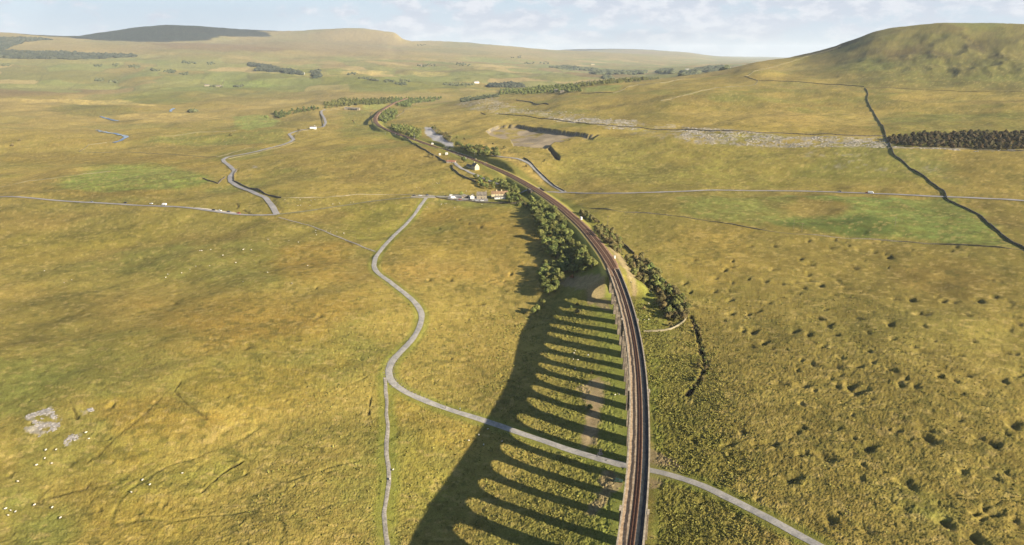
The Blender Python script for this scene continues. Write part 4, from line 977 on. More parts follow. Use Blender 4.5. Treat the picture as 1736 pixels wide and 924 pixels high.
wall([(671,199),(682,192),(702,179),(716,172),(745,168)], 'pale wall from the cutting over the skyline pasture', 2.2, 1.6, M_PALESTONE)
wall([(738,334.5),(760,339),(800,342),(850,345),(884,346)], 'dark garden wall along the near side of the cottages', 1.5, .9, M_SHADESTONE)
wall([(888,268),(900,276),(910,288),(925,302),(942,317),(957,325)], 'dark wall on the right side of the quarry track', 1.7, 1.1, M_SHADESTONE)
wall([(560,185.5),(590,180),(650,176)], 'pale wall behind the distant cottages', 1.8, 1.4, M_PALESTONE)
wall([(376,143),(380,136),(383,134)], 'tiny pale wall by the distant farm', 3, 2, M_PALESTONE)
wall([(1160,134),(1120,141),(1080,144),(1040,158),(985,158)], 'pale wall along the bright field beyond the tree belt', 2.4, 2, M_PALESTONE)

# ------------------------------------------------------------------ trees
def leaf_mat(name, c_, c2):
    m = mat(name, c_, .85, .28, .45, col2=c2, c2scale=.22, spec=.15, rand=True); return m
M_LEAF = [leaf_mat('ash_leaves', srgb(118,120,64), srgb(96,102,52)), leaf_mat('sycamore_leaves', srgb(104,106,56), srgb(82,90,46)), leaf_mat('hawthorn_leaves', srgb(118,108,66), srgb(96,92,54)), leaf_mat('dark_wood_leaves', srgb(98,84,56), srgb(80,76,50)), leaf_mat('autumn_leaves', srgb(150,104,62), srgb(120,92,50))]
M_BARK = mat('bark', srgb(84,72,58), 1, .2, 3)
def leaf_cards(cent, nrm, size, R_):
    n = len(cent); a = R_.normal(size=(n, 3)); a -= (a*nrm).sum(1)[:,None]*nrm*0.75; a /= np.linalg.norm(a, axis=1)[:,None]
    b = np.cross(nrm + R_.normal(size=(n, 3))*0.35, a); b /= np.linalg.norm(b, axis=1)[:,None]+1e-9
    sz = size*R_.uniform(.6, 1.4, n)[:,None]
    V = np.stack([cent-a*sz, cent-b*sz*.7, cent+a*sz, cent+b*sz*.7], 1).reshape(-1, 3); return V
def cards_mesh(name, V):
    n = len(V)//4; me = bpy.data.meshes.new(name); me.vertices.add(len(V)); me.vertices.foreach_set('co', V.astype(np.float32).ravel())
    me.loops.add(len(V)); me.loops.foreach_set('vertex_index', np.arange(len(V), dtype=np.int32)); me.polygons.add(n)
    me.polygons.foreach_set('loop_start', np.arange(0, len(V), 4, dtype=np.int32)); me.update(calc_edges=True); return me
def crown_mesh(seed, rad, ht, base, nl, leaves, size, squash=.8):
    R_ = np.random.RandomState(seed); V = []
    for i in range(nl):
        an = R_.uniform(0, 6.283); f = math.sqrt(R_.uniform(0, 1)); up = R_.uniform(0, 1)
        taper = 1-0.75*up**1.6
        c_ = np.array([math.cos(an)*rad*.72*f*taper, math.sin(an)*rad*.72*f*taper, base+(ht-base)*(0.18+0.66*up)])
        lr = rad*R_.uniform(.26, .48)*(1.05-.35*up)
        p = R_.normal(size=(leaves, 3)); p /= np.linalg.norm(p, axis=1)[:,None]
        keep = p[:,2] > R_.uniform(-.75, -.1, leaves); p = p[keep]
        rr = lr*(1+0.16*np.sin(p[:,0]*5+i)+0.13*np.sin(p[:,1]*6+i*2)+R_.normal(size=len(p))*.09)
        cent = c_ + p*rr[:,None]*np.array([1, 1, squash]); V.append(leaf_cards(cent, p, size, R_))
    return cards_mesh('crown', np.concatenate(V))
def trunk_mesh(seed, r, h, rad, mats_):
    R_ = random.Random(seed); mb = MB(); top = (R_.uniform(-.3,.3), R_.uniform(-.3,.3), h*.5); mb.tube((0,0,-.8), top, r, r*.7, 7)
    for i in range(5):
        a = i*1.256+R_.uniform(-.4,.4); k = (top[0]+math.cos(a)*rad*.5, top[1]+math.sin(a)*rad*.5, h*R_.uniform(.7,.88)); mb.tube((top[0], top[1], h*.44), k, r*.5, r*.18, 5)
    me = bpy.data.meshes.new('trunk'); me.from_pydata(mb.v, [], mb.f); me.materials.append(mats_); return me
def mk_variant(seed, rad, ht, base, nl, leaves, size, material, squash=.8):
    c_ = crown_mesh(seed, rad, ht, base, nl, leaves, size, squash); c_.materials.append(material); t_ = trunk_mesh(seed, .10+rad*.055, ht, rad, M_BARK); return c_, t_
BROAD = [mk_variant(11+i, 4.0+.35*i, 7.6+.5*i, 1.6, 15, 330, .34, M_LEAF[i % 2]) for i in range(5)]
BUSH = [mk_variant(31+i, 2.7+.4*i, 4.2+.4*i, .3, 11, 260, .28, M_LEAF[2 if i != 1 else 0], .85) for i in range(4)]
WOOD = [mk_variant(51+i, 5.2, 8.8, 1.0, 15, 300, .45, M_LEAF[3]) for i in range(3)]
FARB = [mk_variant(61+i, 5.2, 8.8, .8, 12, 170, .6, M_LEAF[1 if i else 0]) for i in range(3)]
LITE = []
for _i in range(4):
    _m = crown_mesh(81+_i, 5.0, 9.0, .3, 13, 26, 1.05); _v = np.zeros(len(_m.vertices)*3, np.float32); _m.vertices.foreach_get('co', _v); LITE.append(_v.reshape(-1, 3).copy()); bpy.data.meshes.remove(_m)
AUT = [mk_variant(71, 2.2, 4.0, .4, 9, 200, .28, M_LEAF[4])]
TREES = 0
def tree(name, var, x, y, sc, label, group=None, cat='tree', sink=0.0, zg=None):
    global TREES; TREES += 1
    z = gz(x, y) if zg is None else zg; rt = put(name, None, label=label, cat=cat, group=group, loc=(x, y, z-sink), rot=random.uniform(0, 6.28), scale=(sc*random.uniform(.9,1.1), sc*random.uniform(.9,1.1), sc*random.uniform(.85,1.15)))
    put('crown', var[0], parent=rt); put('trunk', var[1], parent=rt); return rt
def scatter(px, spacing, seed, ragged=.0, down=8):
    """points inside a photo outline (moved down from crowns to their feet), no closer than the spacing"""
    P = hit([(a, b+down) for a, b in px]); R_ = random.Random(seed); out = []
    x0, x1, y0, y1 = P[:,0].min(), P[:,0].max(), P[:,1].min(), P[:,1].max()
    n = int((x1-x0)*(y1-y0)/spacing**2*9)+40; c = np.array([(R_.uniform(x0, x1), R_.uniform(y0, y1)) for _ in range(min(n, 12000))]); sdv = poly_sd(P, c[:,0], c[:,1]); c = c[sdv < 0]
    for p in c:
        if all((p[0]-q[0])**2+(p[1]-q[1])**2 > spacing**2 for q in out): out.append(p)
    return out
def belt(name, px, spacing, seed, var, s0, s1, label, group, cat='tree', down=8, keep_off_rail=0, sink=0, mass=0):
    n = 0
    pts = scatter(px, spacing, seed, down=down)
    if keep_off_rail and pts:
        A = np.array(pts); d, _, _ = rail_dist(A[:,0], A[:,1]); pts = [p for p, q in zip(pts, d) if q > keep_off_rail]
    lab = label if isinstance(label, (list, tuple)) else [label]
    rs = random.Random(seed+99)
    if not pts: return 0
    A = np.array(pts); Z = ground(A[:,0], A[:,1])
    if mass:
        V = []
        for p, z in zip(pts, Z):
            W_ = LITE[rs.randrange(len(LITE))]; a = rs.uniform(0, 6.28); k = rs.uniform(s0, s1)*mass; R2 = np.array([[math.cos(a), -math.sin(a)], [math.sin(a), math.cos(a)]])
            V.append(np.column_stack([(W_[:,:2]@R2.T)*k + p, W_[:,2]*k*rs.uniform(.8,1.1)+z-.5]))
        put(name, cards_mesh(name, np.concatenate(V)), M_LEAF[1], kind='stuff', label=label, cat='woodland'); print('mass', name, len(pts)); return len(pts)
    for p, z in zip(pts, Z):
        tree(name, rs.choice(var), p[0], p[1], rs.uniform(s0, s1), lab[0], group, cat, sink, zg=float(z)); n += 1
    print('belt', n, label[:60])
    return n
q5 = lambda p: crop(680,240,6.6,p); q6 = lambda p: crop(860,340,6.6,p); q7 = lambda p: crop(900,460,5.775,p); q4 = lambda p: crop(600,160,6.6,p)
belt('broadleaf_tree', [(898,332),(925,345),(942,358),(952,372),(958,385),(940,388),(915,388),(908,370),(900,352)], 5.4, 1, BROAD, .55, 1.25, 'tree in the dense belt under the embankment, upper end near the lane bridge', 'trees in the upper embankment belt', keep_off_rail=11)
belt('broadleaf_tree', [(908,388),(958,386),(968,400),(975,420),(985,432),(950,440),(928,420),(918,402)], 5.6, 2, BROAD, .55, 1.25, 'tree in the middle of the dense belt left of the curving embankment', 'trees in the middle embankment belt', keep_off_rail=13)
belt('broadleaf_tree', [(975,412),(998,424),(1008,438),(1003,452),(980,456),(958,452),(950,440),(985,432)], 5.4, 3, BROAD, .55, 1.25, 'tree at the lower end of the belt beside the far end of the viaduct', 'trees at the lower end of the embankment belt', keep_off_rail=13)
belt('broadleaf_tree', [(924,446),(955,444),(950,470),(944,492),(928,500),(920,486),(917,466)], 5.6, 4, BROAD, .75, 1.1, 'tall tree in the lit clump standing left of the far viaduct piers', 'trees in the lit clump')
for p, lb in (((920,512),'round tree just below the lit clump at the edge of the viaduct shadow'),((911,523),'pale green tree on the tip of the tree line above the viaduct shadow'),((904,527),'last small tree of the line at the shadow edge')):
    x, y, z = hset([(p[0], p[1]+6)])[0]; tree('broadleaf_tree', BROAD[0], x, y, .72, lb)
for p, lb, v, sc in (((970,468),'small russet bush in the shadow beside the far piers',AUT[0],1.0),((979,514),'thin bush at the head of the shadow stripes',BUSH[0],.6),((968,518),'low scrubby bush among the first shadow stripes',BUSH[1],.5),((979,527),'rounded green bush on the second sunlit stripe',BUSH[2],.8),((1000,690),'lone dark thorn bush beside the bare track under the viaduct',BUSH[1],.75),((1004,629),'small thorn by the bare patch under the viaduct',BUSH[0],.5)):
    x, y, z = hset([(p[0], p[1]+4)])[0]; tree('thorn_bush', v, x, y, sc, lb, cat='bush')
belt('broadleaf_tree', q5([(825,375),(900,370),(1010,400),(1060,430),(1050,500),(960,500),(860,440)]), 6.5, 5, BROAD, .65, .95, 'dark tree in the row behind the cottages', 'trees behind the cottages', down=7, keep_off_rail=9)
belt('broadleaf_tree', q5([(1060,430),(1120,400),(1230,450),(1330,510),(1330,560),(1210,560),(1190,500)]), 6.5, 6, BROAD, .7, 1.0, 'tree between the cottages and the railway', 'trees between cottages and railway', down=7, keep_off_rail=9)
belt('broadleaf_tree', q5([(1190,520),(1330,560),(1320,640),(1240,680),(1180,640)]), 6.5, 7, BROAD, .75, 1.0, 'garden tree at the right end of the cottages', 'garden trees by the cottages', down=4, keep_off_rail=9)
belt('hawthorn', q5([(1330,640),(1400,700),(1400,740),(1340,720),(1300,680)]), 5, 8, BUSH, .7, 1, 'bush by the lane end below the garden trees', 'bushes at the lane end', 'bush', 3, 9)
belt('hawthorn', q6([(820,110),(900,110),(970,170),(990,225),(900,200),(850,160)]), 4.2, 9, BUSH, .8, 1.25, 'bush in the topmost cluster right of the line beside the white cabinet', 'bushes by the upper cabinet', 'bush', 5, 9)
belt('hawthorn', q6([(990,255),(1120,280),(1250,390),(1290,480),(1240,560),(1160,500),(1080,420),(1000,330)]), 4.4, 10, BUSH, .8, 1.3, 'bush in the middle cluster right of the embankment', 'bushes in the middle right cluster', 'bush', 5, 9)
belt('hawthorn', q6([(1330,640),(1480,600),(1600,690),(1700,830),(1716,924),(1560,924),(1450,860),(1390,750)]), 4.3, 11, BUSH, .85, 1.35, 'bush in the thicket right of the far end of the viaduct', 'bushes right of the viaduct end', 'bush', 5, 9)
belt('hawthorn', q7([(1100,60),(1200,40),(1330,120),(1420,170),(1500,260),(1530,380),(1470,460),(1340,440),(1270,370),(1270,240),(1190,170),(1110,100)]), 4.2, 12, BUSH+BROAD[:1], .8, 1.3, 'bush in the large thicket above the pale curved wall', 'bushes above the curved wall', 'bush', 5, 9)
belt('hawthorn', q7([(1560,470),(1600,520),(1615,560),(1590,560),(1560,520)])+[], 3.4, 24, BUSH, .25, .5, 'low scrub in the upper part of the dark ditch right of the viaduct', 'scrub in the upper ditch', 'bush', 1)
belt('hawthorn', c6([(50,760),(80,760),(110,840),(125,930),(85,960),(80,860)]), 3.6, 25, BUSH, .22, .5, 'low scrub in the middle of the dark ditch right of the viaduct', 'scrub in the middle ditch', 'bush', 1)
belt('hawthorn', d3([(90,0),(150,0),(150,50),(90,120),(40,160),(60,100)]), 3.6, 26, BUSH, .22, .5, 'low scrub at the lower end of the dark ditch right of the viaduct', 'scrub in the lower ditch', 'bush', 1)
for p, lb in (((1136,568-18),'small pale bush touching the curved wall'),((1092,522),'low bush on the green patch by the viaduct'),((1055,430),'single bush on the bank between the two cabinets')):
    x, y, z = hset([(p[0], p[1]+3)])[0]; tree('thorn_bush', BUSH[0], x, y, .62, lb, cat='bush')
belt('broadleaf_tree', q4([(430,330),(560,330),(740,390),(765,440),(700,470),(560,430),(430,370)]), 7.5, 13, BROAD[:2]+FARB[:1], .9, 1.1, 'dark tree in the block above the railway beyond the signal mast', 'trees above the line beyond the station', down=5, keep_off_rail=8)
belt('broadleaf_tree', q4([(1130,550),(1210,560),(1400,585),(1610,620),(1600,680),(1400,680),(1210,620)]), 7.5, 14, BROAD, .9, 1.1, 'tree in the block behind the station platforms', 'trees behind the station', down=4, keep_off_rail=9)
belt('hawthorn', q4([(880,370),(960,400),(1080,480),(1110,530),(1060,520),(960,440),(880,390)]), 6, 15, BUSH, .9, 1.2, 'bush along the upper edge of the grey yard', 'bushes edging the grey yard', 'bush', 2)
for p, lb, v, sc in (((786,274),'big round tree beside the station house',BROAD[3],1.0),((728,264),'bush on the wall of the station yard',BUSH[2],1.1),((736,266),'second bush on the yard wall nearer the shelter',BUSH[3],.9),((775,233),'scrub bush on the quarry lip',BUSH[1],1.1),((787,235),'low scrub on the quarry lip further right',BUSH[0],1.),((855,250),'single bush below the quarry floor',BUSH[2],1.0),((836,243),'tiny bush near the quarry entrance',BUSH[0],.8),((923,272),'small bush right of the quarry track',BUSH[0],.8),((892,281),'low bush between railway and quarry track',BUSH[0],.8),((599,206),'lone tree in the field left of the far railway',BUSH[3],1.3),((601,207),'smaller thorn beside the lone field tree',BUSH[1],1.0),((392,229),'single thorn in the left valley pasture',BUSH[2],1.5),((326,188),'isolated dark tree on the left moor',BROAD[1],1.5),((34,237),'dark thorn at the left edge of the moor',BUSH[0],1.3),((22,246),'low dark bush at the far left edge',BUSH[2],1.2),((506,220),'bush by the bend in the hill road',BUSH[2],1.4),((452,200),'dark clump tree at the end of the valley tree line',BROAD[4],1.35),((782,329),'bush behind the parking area of the cottages',BUSH[1],1.),((757,331),'low bush beside the lane by the cottages',BUSH[0],.6)):
    x, y, z = hset([(p[0], p[1]+2)])[0]; tree('tree' if sc > 1.2 else 'thorn_bush', v, x, y, sc, lb, cat='tree' if sc > 1.2 else 'bush')
belt('bank_scrub', q4([(270,190),(400,150),(490,180),(440,260),(340,300),(290,260)]), 9, 16, BUSH+FARB[:1], 1., 1.5, 'bush on the bank where the far railway curves out of sight', 'bushes on the far railway bank', 'bush', 3, 8, mass=0.75)
belt('distant_wood', q4([(440,40),(640,40),(980,25),(965,45),(700,85),(600,125),(480,105),(420,90)]), 13, 17, FARB, .9, 1.3, 'tree in the wood beyond the far bend of the railway', 'trees beyond the far railway bend', down=2, mass=1.1)
belt('distant_wood', q4([(0,60),(240,50),(430,30),(440,60),(330,105),(100,105),(0,108)]), 14, 18, FARB, .9, 1.3, 'tree in the line behind the terrace of cottages', 'trees behind the terrace', down=2, mass=1.1)
l4 = lambda p: crop(400,150,6.6,p)
belt('distant_wood', l4([(440,260),(520,250),(560,280),(620,240),(860,205),(930,220),(700,262),(600,278),(500,320),(440,320)]), 12, 19, FARB, .85, 1.3, 'tree in the line running down to the bright valley field', 'trees above the bright valley field', down=2, mass=1.05)
belt('distant_wood', l4([(985,180),(1050,165),(1190,110),(1360,120),(1370,175),(1200,190),(1000,215)]), 13, 20, FARB, .9, 1.4, 'tree in the group left of the terrace of cottages', 'trees left of the terrace', down=2, mass=1.1)
m4 = lambda p: crop(780,110,4.822,p)
belt('plateau_wood', m4([(320,225),(400,205),(600,190),(840,180),(980,200),(1000,222),(840,228),(700,235),(500,245),(320,245)]), 20, 21, FARB, 1.3, 1.9, 'tree in the belt on the plateau edge above the quarry', 'trees on the plateau edge', down=0, mass=.95)
belt('plateau_wood', m4([(840,175),(1010,148),(1200,128),(1500,115),(1640,110),(1500,130),(1200,160),(1010,180)]), 24, 22, FARB, 1.3, 1.9, 'tree in the long belt running right along the far pasture', 'trees in the far pasture belt', down=0, mass=.95)
belt('wood_tree', c3([(1045,695),(1230,675),(1729,668),(1900,668),(1900,752),(1729,745),(1200,738),(1060,722)]), 8.0, 23, WOOD, .72, .98, 'tree in the dark wood enclosed by walls on the right', 'trees of the dark wood', down=3)
print('trees', TREES)

# far woods: too many and too distant to count, one mass each
def lumps(name, px_list, spacing, r, h, material, label, cap=3500):
    V = []; F = []; o = 0; R_ = np.random.RandomState(77)
    for px in px_list:
        P = hit(px); x0, x1, y0, y1 = P[:,0].min(), P[:,0].max(), P[:,1].min(), P[:,1].max()
        nx_ = int((x1-x0)/spacing)+1; ny_ = int((y1-y0)/spacing)+1
        if nx_*ny_ > 60000: k = math.sqrt(nx_*ny_/60000); nx_ = int(nx_/k); ny_ = int(ny_/k)
        gx, gy = np.meshgrid(np.linspace(x0, x1, nx_+1), np.linspace(y0, y1, ny_+1)); gx = gx.ravel()+R_.uniform(-.5,.5,gx.size)*spacing; gy = gy.ravel()+R_.uniform(-.5,.5,gy.size)*spacing
        q = poly_sd(P, gx, gy); k = q < 0; gx = gx[k]; gy = gy[k]
        if len(gx) > cap: j = R_.choice(len(gx), cap, False); gx = gx[j]; gy = gy[j]
        if not len(gx): continue
        z = ground(gx, gy)
        for x, y, zz1 in zip(gx, gy, z):
            rr = r*R_.uniform(.7, 1.3); hh = h*R_.uniform(.7, 1.2); n = 7
            for lev, (f, g) in enumerate(((.75, 0), (1.0, .35), (.7, .78), (.12, 1.0))):
                for i in range(n):
                    a = 6.283*i/n + lev*.4; q_ = rr*f*R_.uniform(.75, 1.25); V.append((x+math.cos(a)*q_, y+math.sin(a)*q_, zz1-1+hh*g*R_.uniform(.9, 1.1)))
            for lev in range(3):
                for i in range(n): F.append((o+lev*n+i, o+lev*n+(i+1) % n, o+(lev+1)*n+(i+1) % n, o+(lev+1)*n+i))
            F.append(tuple(o+3*n+i for i in range(n))); o += 4*n
    me = bpy.data.meshes.new(name); me.from_pydata(V, [], F)
    put(name, me, material, kind='stuff', label=label, cat='woodland')
M_CON = mat('conifer_mass', srgb(66,68,50), 1, .2, .05, col2=srgb(48,54,42), c2scale=.01)
M_FARW = mat('far_wood_mass', srgb(86,88,58), 1, .2, .05, col2=srgb(62,68,46), c2scale=.01)
lumps('conifer_plantation', [c1([(-60,197),(150,196),(265,202),(120,212),(60,232),(10,253),(-60,257)]), c1([(-60,260),(220,268),(430,275),(690,278),(690,288),(500,298),(350,303),(0,292),(-60,290)])], 26, 20, 20, M_CON, 'dark conifer plantation blocks on the far left fells', 4200)
lumps('conifer_plantation', [c1([(1258,322),(1340,333),(1530,374),(1530,384),(1440,370),(1258,332)]), c1([(1570,364),(1612,360),(1622,392),(1592,396)]), c1([(1295,348),(1370,352),(1370,362),(1295,360)])], 20, 15, 16, M_CON, 'long dark shelter wood beside the green fields in the middle distance')
lumps('distant_wood', [m4([(240,165),(400,150),(510,160),(515,187),(240,185)])], 18, 15, 15, M_CON, 'dark wood standing in the valley just beyond the plateau belt')
lumps('distant_wood', [m4([(740,20),(860,10),(980,25),(1120,40),(1130,55),(960,42),(800,35)]), m4([(1060,60),(1120,50),(1230,45),(1440,60),(1520,55),(1500,75),(1200,82),(1100,85)]), m4([(1610,45),(1736,40),(1736,75),(1620,70)]), m4([(1170,95),(1230,95),(1240,118),(1190,118)]), c3([(0,365),(80,350),(220,338),(225,350),(100,362),(0,385)])], 30, 20, 16, M_FARW, 'hazy valley woods around the distant village')
lumps('distant_wood', [m4([(0,275),(60,262),(320,242),(320,262),(150,290),(0,305)])], 13, 6, 5, M_FARW, 'low scrub wood trailing left from the plateau belt')
spots_far = [((460+i*9, 332+((i*37) % 9)-4)) for i in range(0)]
far_singles = [c1([(x-20,y-5),(x+20,y-5),(x+22,y+5),(x-22,y+5)]) for x, y in ((495,333),(585,330),(670,337),(690,340),(940,317),(970,320),(850,360),(870,364),(930,373),(785,355),(505,405),(1065,322),(575,412),(35,330))]
far_singles += [c1([(1055,436),(1130,436),(1130,442),(1055,442)]), c1([(1170,434),(1230,434),(1230,441),(1170,441)]), c1([(955,562),(995,562),(995,568),(955,568)])]
far_singles += [c2([(x-26,y-5),(x+26,y-5),(x+28,y+5),(x-28,y+5)]) for x, y in ((400,333),(450,330),(600,325),(620,328),(880,288),(950,319),(1025,319),(115,398),(160,405),(240,412),(300,425),(540,428),(585,428),(50,375),(400,228),(320,410),(640,432))]
lumps('shelter_trees', far_singles, 14, 8, 10, M_FARW, 'scattered shelter trees and copses dotted over the far valley', 14)

# ------------------------------------------------------------------ buildings
M_WALLC = mat('cream_wall', srgb(198,184,146), .9, .08, .8); M_WALLW = mat('white_wall', srgb(206,204,198), .9, .05, .8); M_WALLS = mat('house_stone', srgb(150,138,116), .95, .15, 1.2)
M_ROOFB = mat('brown_slate', srgb(138,112,84), .85, .18, 1.5, col2=srgb(112,92,72), c2scale=.5); M_ROOFG = mat('grey_slate', srgb(124,116,104), .85, .15, 1.5, col2=srgb(98,92,84), c2scale=.5)
M_GLASS = mat('dark_glass', (.02,.025,.03), .15, 0, 1, spec=.6); M_DOOR = mat('dark_door', (.05,.04,.035), .6, .05); M_RED = mat('red_panel', srgb(160,104,88), .7, .1, 1)
def house(pos, L_, W_, H_, rh, rot, wm, rm, label, chim=(.0,), nwin=4, storeys=2, name='house', cat='house', group=None, door=True):
    x, y, z = pos; rt = put(name, None, label=label, cat=cat, loc=(x, y, z-.1), rot=rot, group=group)
    mb = MB(); mb.box((0,0,H_/2-.6), (L_, W_, H_+1.2))
    for sx in (-1, 1): mb.add([(sx*L_/2,-W_/2,H_),(sx*L_/2,W_/2,H_),(sx*L_/2,0,H_+rh-.05)], [(0,1,2)])
    mb.build('wall', wm, rt)
    mb = MB(); o = .35; t = .22
    prof = [(-W_/2-o, H_-o*rh/(W_/2)), (0, H_+rh), (W_/2+o, H_-o*rh/(W_/2)), (W_/2+o, H_-o*rh/(W_/2)+t), (0, H_+rh+t*1.2), (-W_/2-o, H_-o*rh/(W_/2)+t)]
    mb.add([(-L_/2-.25, a, b) for a, b in prof]+[(L_/2+.25, a, b) for a, b in prof], [(0,1,7,6),(1,2,8,7),(2,3,9,8),(3,4,10,9),(4,5,11,10),(5,0,6,11),(0,5,4,1),(1,4,3,2),(6,7,10,11),(7,8,9,10)])
    rf = mb.build('roof', rm, rt)
    for c_ in chim:
        m2 = MB(); m2.box((c_*L_, 0, H_+rh+.5), (1.1, .7, 1.7)); m2.box((c_*L_, 0, H_+rh+1.42), (1.3, .9, .15)); m2.box((c_*L_-.25, 0, H_+rh+1.7), (.25, .25, .4)); m2.box((c_*L_+.25, 0, H_+rh+1.7), (.25, .25, .4)); m2.build('chimney', wm, rf)
    for side in (-1, 1):
        for st in range(storeys):
            for i in range(nwin):
                if door and st == 0 and i == nwin//2 and side == -1: continue
                wx = -L_/2 + L_*(i+.5)/nwin; m3 = MB(); m3.box((wx, side*(W_/2+.02), 1.5+st*2.6), (1.0, .06, 1.2)); f = m3.build('window', M_WALLW, rt)
                m4_ = MB(); m4_.box((wx, side*(W_/2+.06), 1.5+st*2.6), (.8, .05, 1.0)); m4_.build('pane', M_GLASS, f)
    if door:
        m5 = MB(); m5.box((-L_/2+L_*(nwin//2+.5)/nwin, -W_/2-.03, 1.05), (1.0, .08, 2.1)); m5.build('door', M_DOOR, rt)
    return rt
def base(px, py): return hset([(px, py)])[0]
b = q5
p_ = [(847,335),(817,336),(801,336.5),(806,287),(765,276)]
H = [base(*p) for p in p_]
house(H[0], 20, 7.5, 5.4, 3.0, R(2), M_WALLC, M_ROOFB, 'long stone cottage row with a brown roof and two chimneys under the trees', chim=(-.18,.12), nwin=6)
house((H[0][0]+1.5, H[0][1]-7, H[0][2]), 15, 4.5, 2.6, 1.2, R(2), M_WALLW, M_ROOFG, 'low white extension in front of the brown-roofed cottages', chim=(), nwin=5, storeys=1, name='outbuilding', cat='outbuilding')
house(H[1], 12, 8.5, 4.6, 3.4, R(-4), M_WALLS, M_ROOFG, 'square stone house with a steep grey-brown roof beside the cottage row', chim=(.45,), nwin=3)
house(H[2], 6, 5, 3.6, 1.8, R(88), M_WALLW, M_ROOFG, 'small white gabled building left of the grey-roofed house', chim=(), nwin=2, storeys=1, name='outbuilding', cat='outbuilding')
house((H[2][0]-9, H[2][1]+5, H[2][2]), 9, 4, 2.4, 1.0, R(0), M_WALLS, M_ROOFG, 'long low grey shed behind the parked vehicles', chim=(), nwin=2, storeys=1, name='shed', cat='shed')
house(H[3], 12, 7, 5.0, 4.2, R(118), M_WALLC, M_ROOFG, 'cream station house with a tall lit gable beside the railway', chim=(.3,), nwin=3, name='station_house', cat='station house')
house((H[3][0]-9, H[3][1]+13, H[3][2]), 16, 5, 3.0, 2.0, R(118), M_WALLC, M_ROOFG, 'low grey-roofed station wing running back from the cream house', chim=(), nwin=5, storeys=1, name='station_wing', cat='station building')
house(H[4], 14, 5, 2.6, .8, R(-14), M_WALLS, M_RED, 'low building with a faded red roof in the station yard', chim=(), nwin=4, storeys=1, name='yard_building', cat='building')
far_h = [((586.5+i*4.3, 185.5+.25*i)) for i in range(6)]
Hf = hset(far_h)
for i, h_ in enumerate(Hf):
    house(h_, 8.6, 7, 5.2, 2.6, R(-8), M_WALLS, M_ROOFG, ['left end','second from left','third from left','third from right','second from right','right end'][i]+' cottage of the distant grey terrace by the railway bend', chim=(.4,), nwin=2, name='terrace_cottage', cat='cottage', group='cottages of the distant terrace')
for (px, py), (l_, w_, h_, rh_), wm, lb, nm in (((531,218.5),(15,8,5,2),M_WALLW,'white cottage beside the upper hill road','house'),((351,146),(22,10,6,3),M_WALLS,'distant stone farmhouse at the end of a pale lane','farmhouse'),((370,147),(30,12,5,3),M_WALLS,'long distant barn beside the farmhouse','barn'),((945,156),(22,10,6,4),M_WALLC,'pale farmhouse among the plateau trees','farmhouse'),((953,157),(12,8,4,3),M_WALLS,'small barn right of the plateau farmhouse','barn'),((1005,110),(34,16,9,5),M_WALLC,'tiny pale house lit on the far hillside','house'),((512,126),(30,14,8,4),M_WALLW,'white farm below the long shelter wood','farmhouse'),((808,141),(26,12,8,4),M_WALLW,'little white farm left of the valley wood','farmhouse'),((712,112),(34,14,8,4),M_WALLS,'grey farmhouse among trees high in the valley','farmhouse'),((1165,152-33),(30,14,8,4),M_WALLW,'white house at the edge of the hazy valley village','house')):
    house(base(px, py), l_, w_, h_, rh_, R(random.uniform(-20,20)), wm, M_ROOFG, lb, chim=(.3,), nwin=3, storeys=1, name=nm, cat=nm)

# platforms, huts, masts and signs by the railway
s_st = float(RS[np.argmin(np.hypot(rail[:,0]-on_plane([(796,269)],RAIL_Z)[0][0], rail[:,1]-on_plane([(796,269)],RAIL_Z)[0][1]))])
for (ua, ub, lb) in ((-6.4,-3.9,'long station platform on the house side of the line'),(5.0,7.6,'long station platform on the quarry side of the line')):
    S_ = np.arange(s_st-10, s_st+130, 3.0); o = sweep('station_platform', S_, [(ua, 29), (ua, 31.3), (ub, 31.3), (ub, 29)], M_PALESTONE, label=lb, cat='platform')
def hut(px, py, L_, W_, H_, wm, label, name='signal_hut', cat='hut', rot=0.4, world=None):
    x, y, z = world or base(px, py); rt = put(name, None, label=label, cat=cat, loc=(x, y, z), rot=rot)
    mb = MB(); mb.box((0,0,H_/2-.2), (L_, W_, H_+.4)); mb.build('cabinet_body', wm, rt)
    mb = MB(); mb.box((0,0,H_+.12), (L_+.25, W_+.25, .16)); mb.box((0,0,H_+.24), (L_*.8, W_*.8, .1)); mb.build('lid', M_WALLW, rt)
    mb = MB(); mb.box((0,-W_/2-.03,H_*.47), (L_*.4, .06, H_*.8)); mb.build('door', M_DOOR, rt); return rt
hut(757,262,4,3,3,M_WALLW,'white hut nearest the station on the yard side of the line'); hut(745.5,263,3,2.4,2.6,M_WALLW,'smaller white hut left of the other by the yard'); hut(733,245,3.4,2.4,2.8,M_WALLW,'white hut on the far side of the line near the grey yard'); hut(759,252,3,2.4,2.6,M_WALLC,'pale hut at the corner of the grey yard')
def rail_hut(px, py, u, dims, lb):
    w = on_plane([(px, py)], RAIL_Z)[0]; k = int(np.argmin(np.hypot(rail[:,0]-w[0], rail[:,1]-w[1]))); x, y, z = rail_pt(float(RS[k]), u, RAIL_Z-.55); tx = rail[k+1]-rail[k]
    return hut(0,0,*dims,M_WALLW,lb,'relay_cabinet','cabinet',rot=math.atan2(tx[1],tx[0]),world=(x,y,z)), (x, y, z)
rail_hut(981,371,7.2,(3.2,1.6,2.2),'white equipment cabinet on the embankment beside the upper bushes'); rail_hut(1034,437,6.6,(1.6,1.2,1.8),'small white cabinet on the embankment just above the viaduct end')
M_MAST = mat('pale_metal', srgb(190,192,190), .5, .05, 2, metal=.2); M_WOODP = mat('pole_timber', srgb(120,108,90), .9, .15, 2)
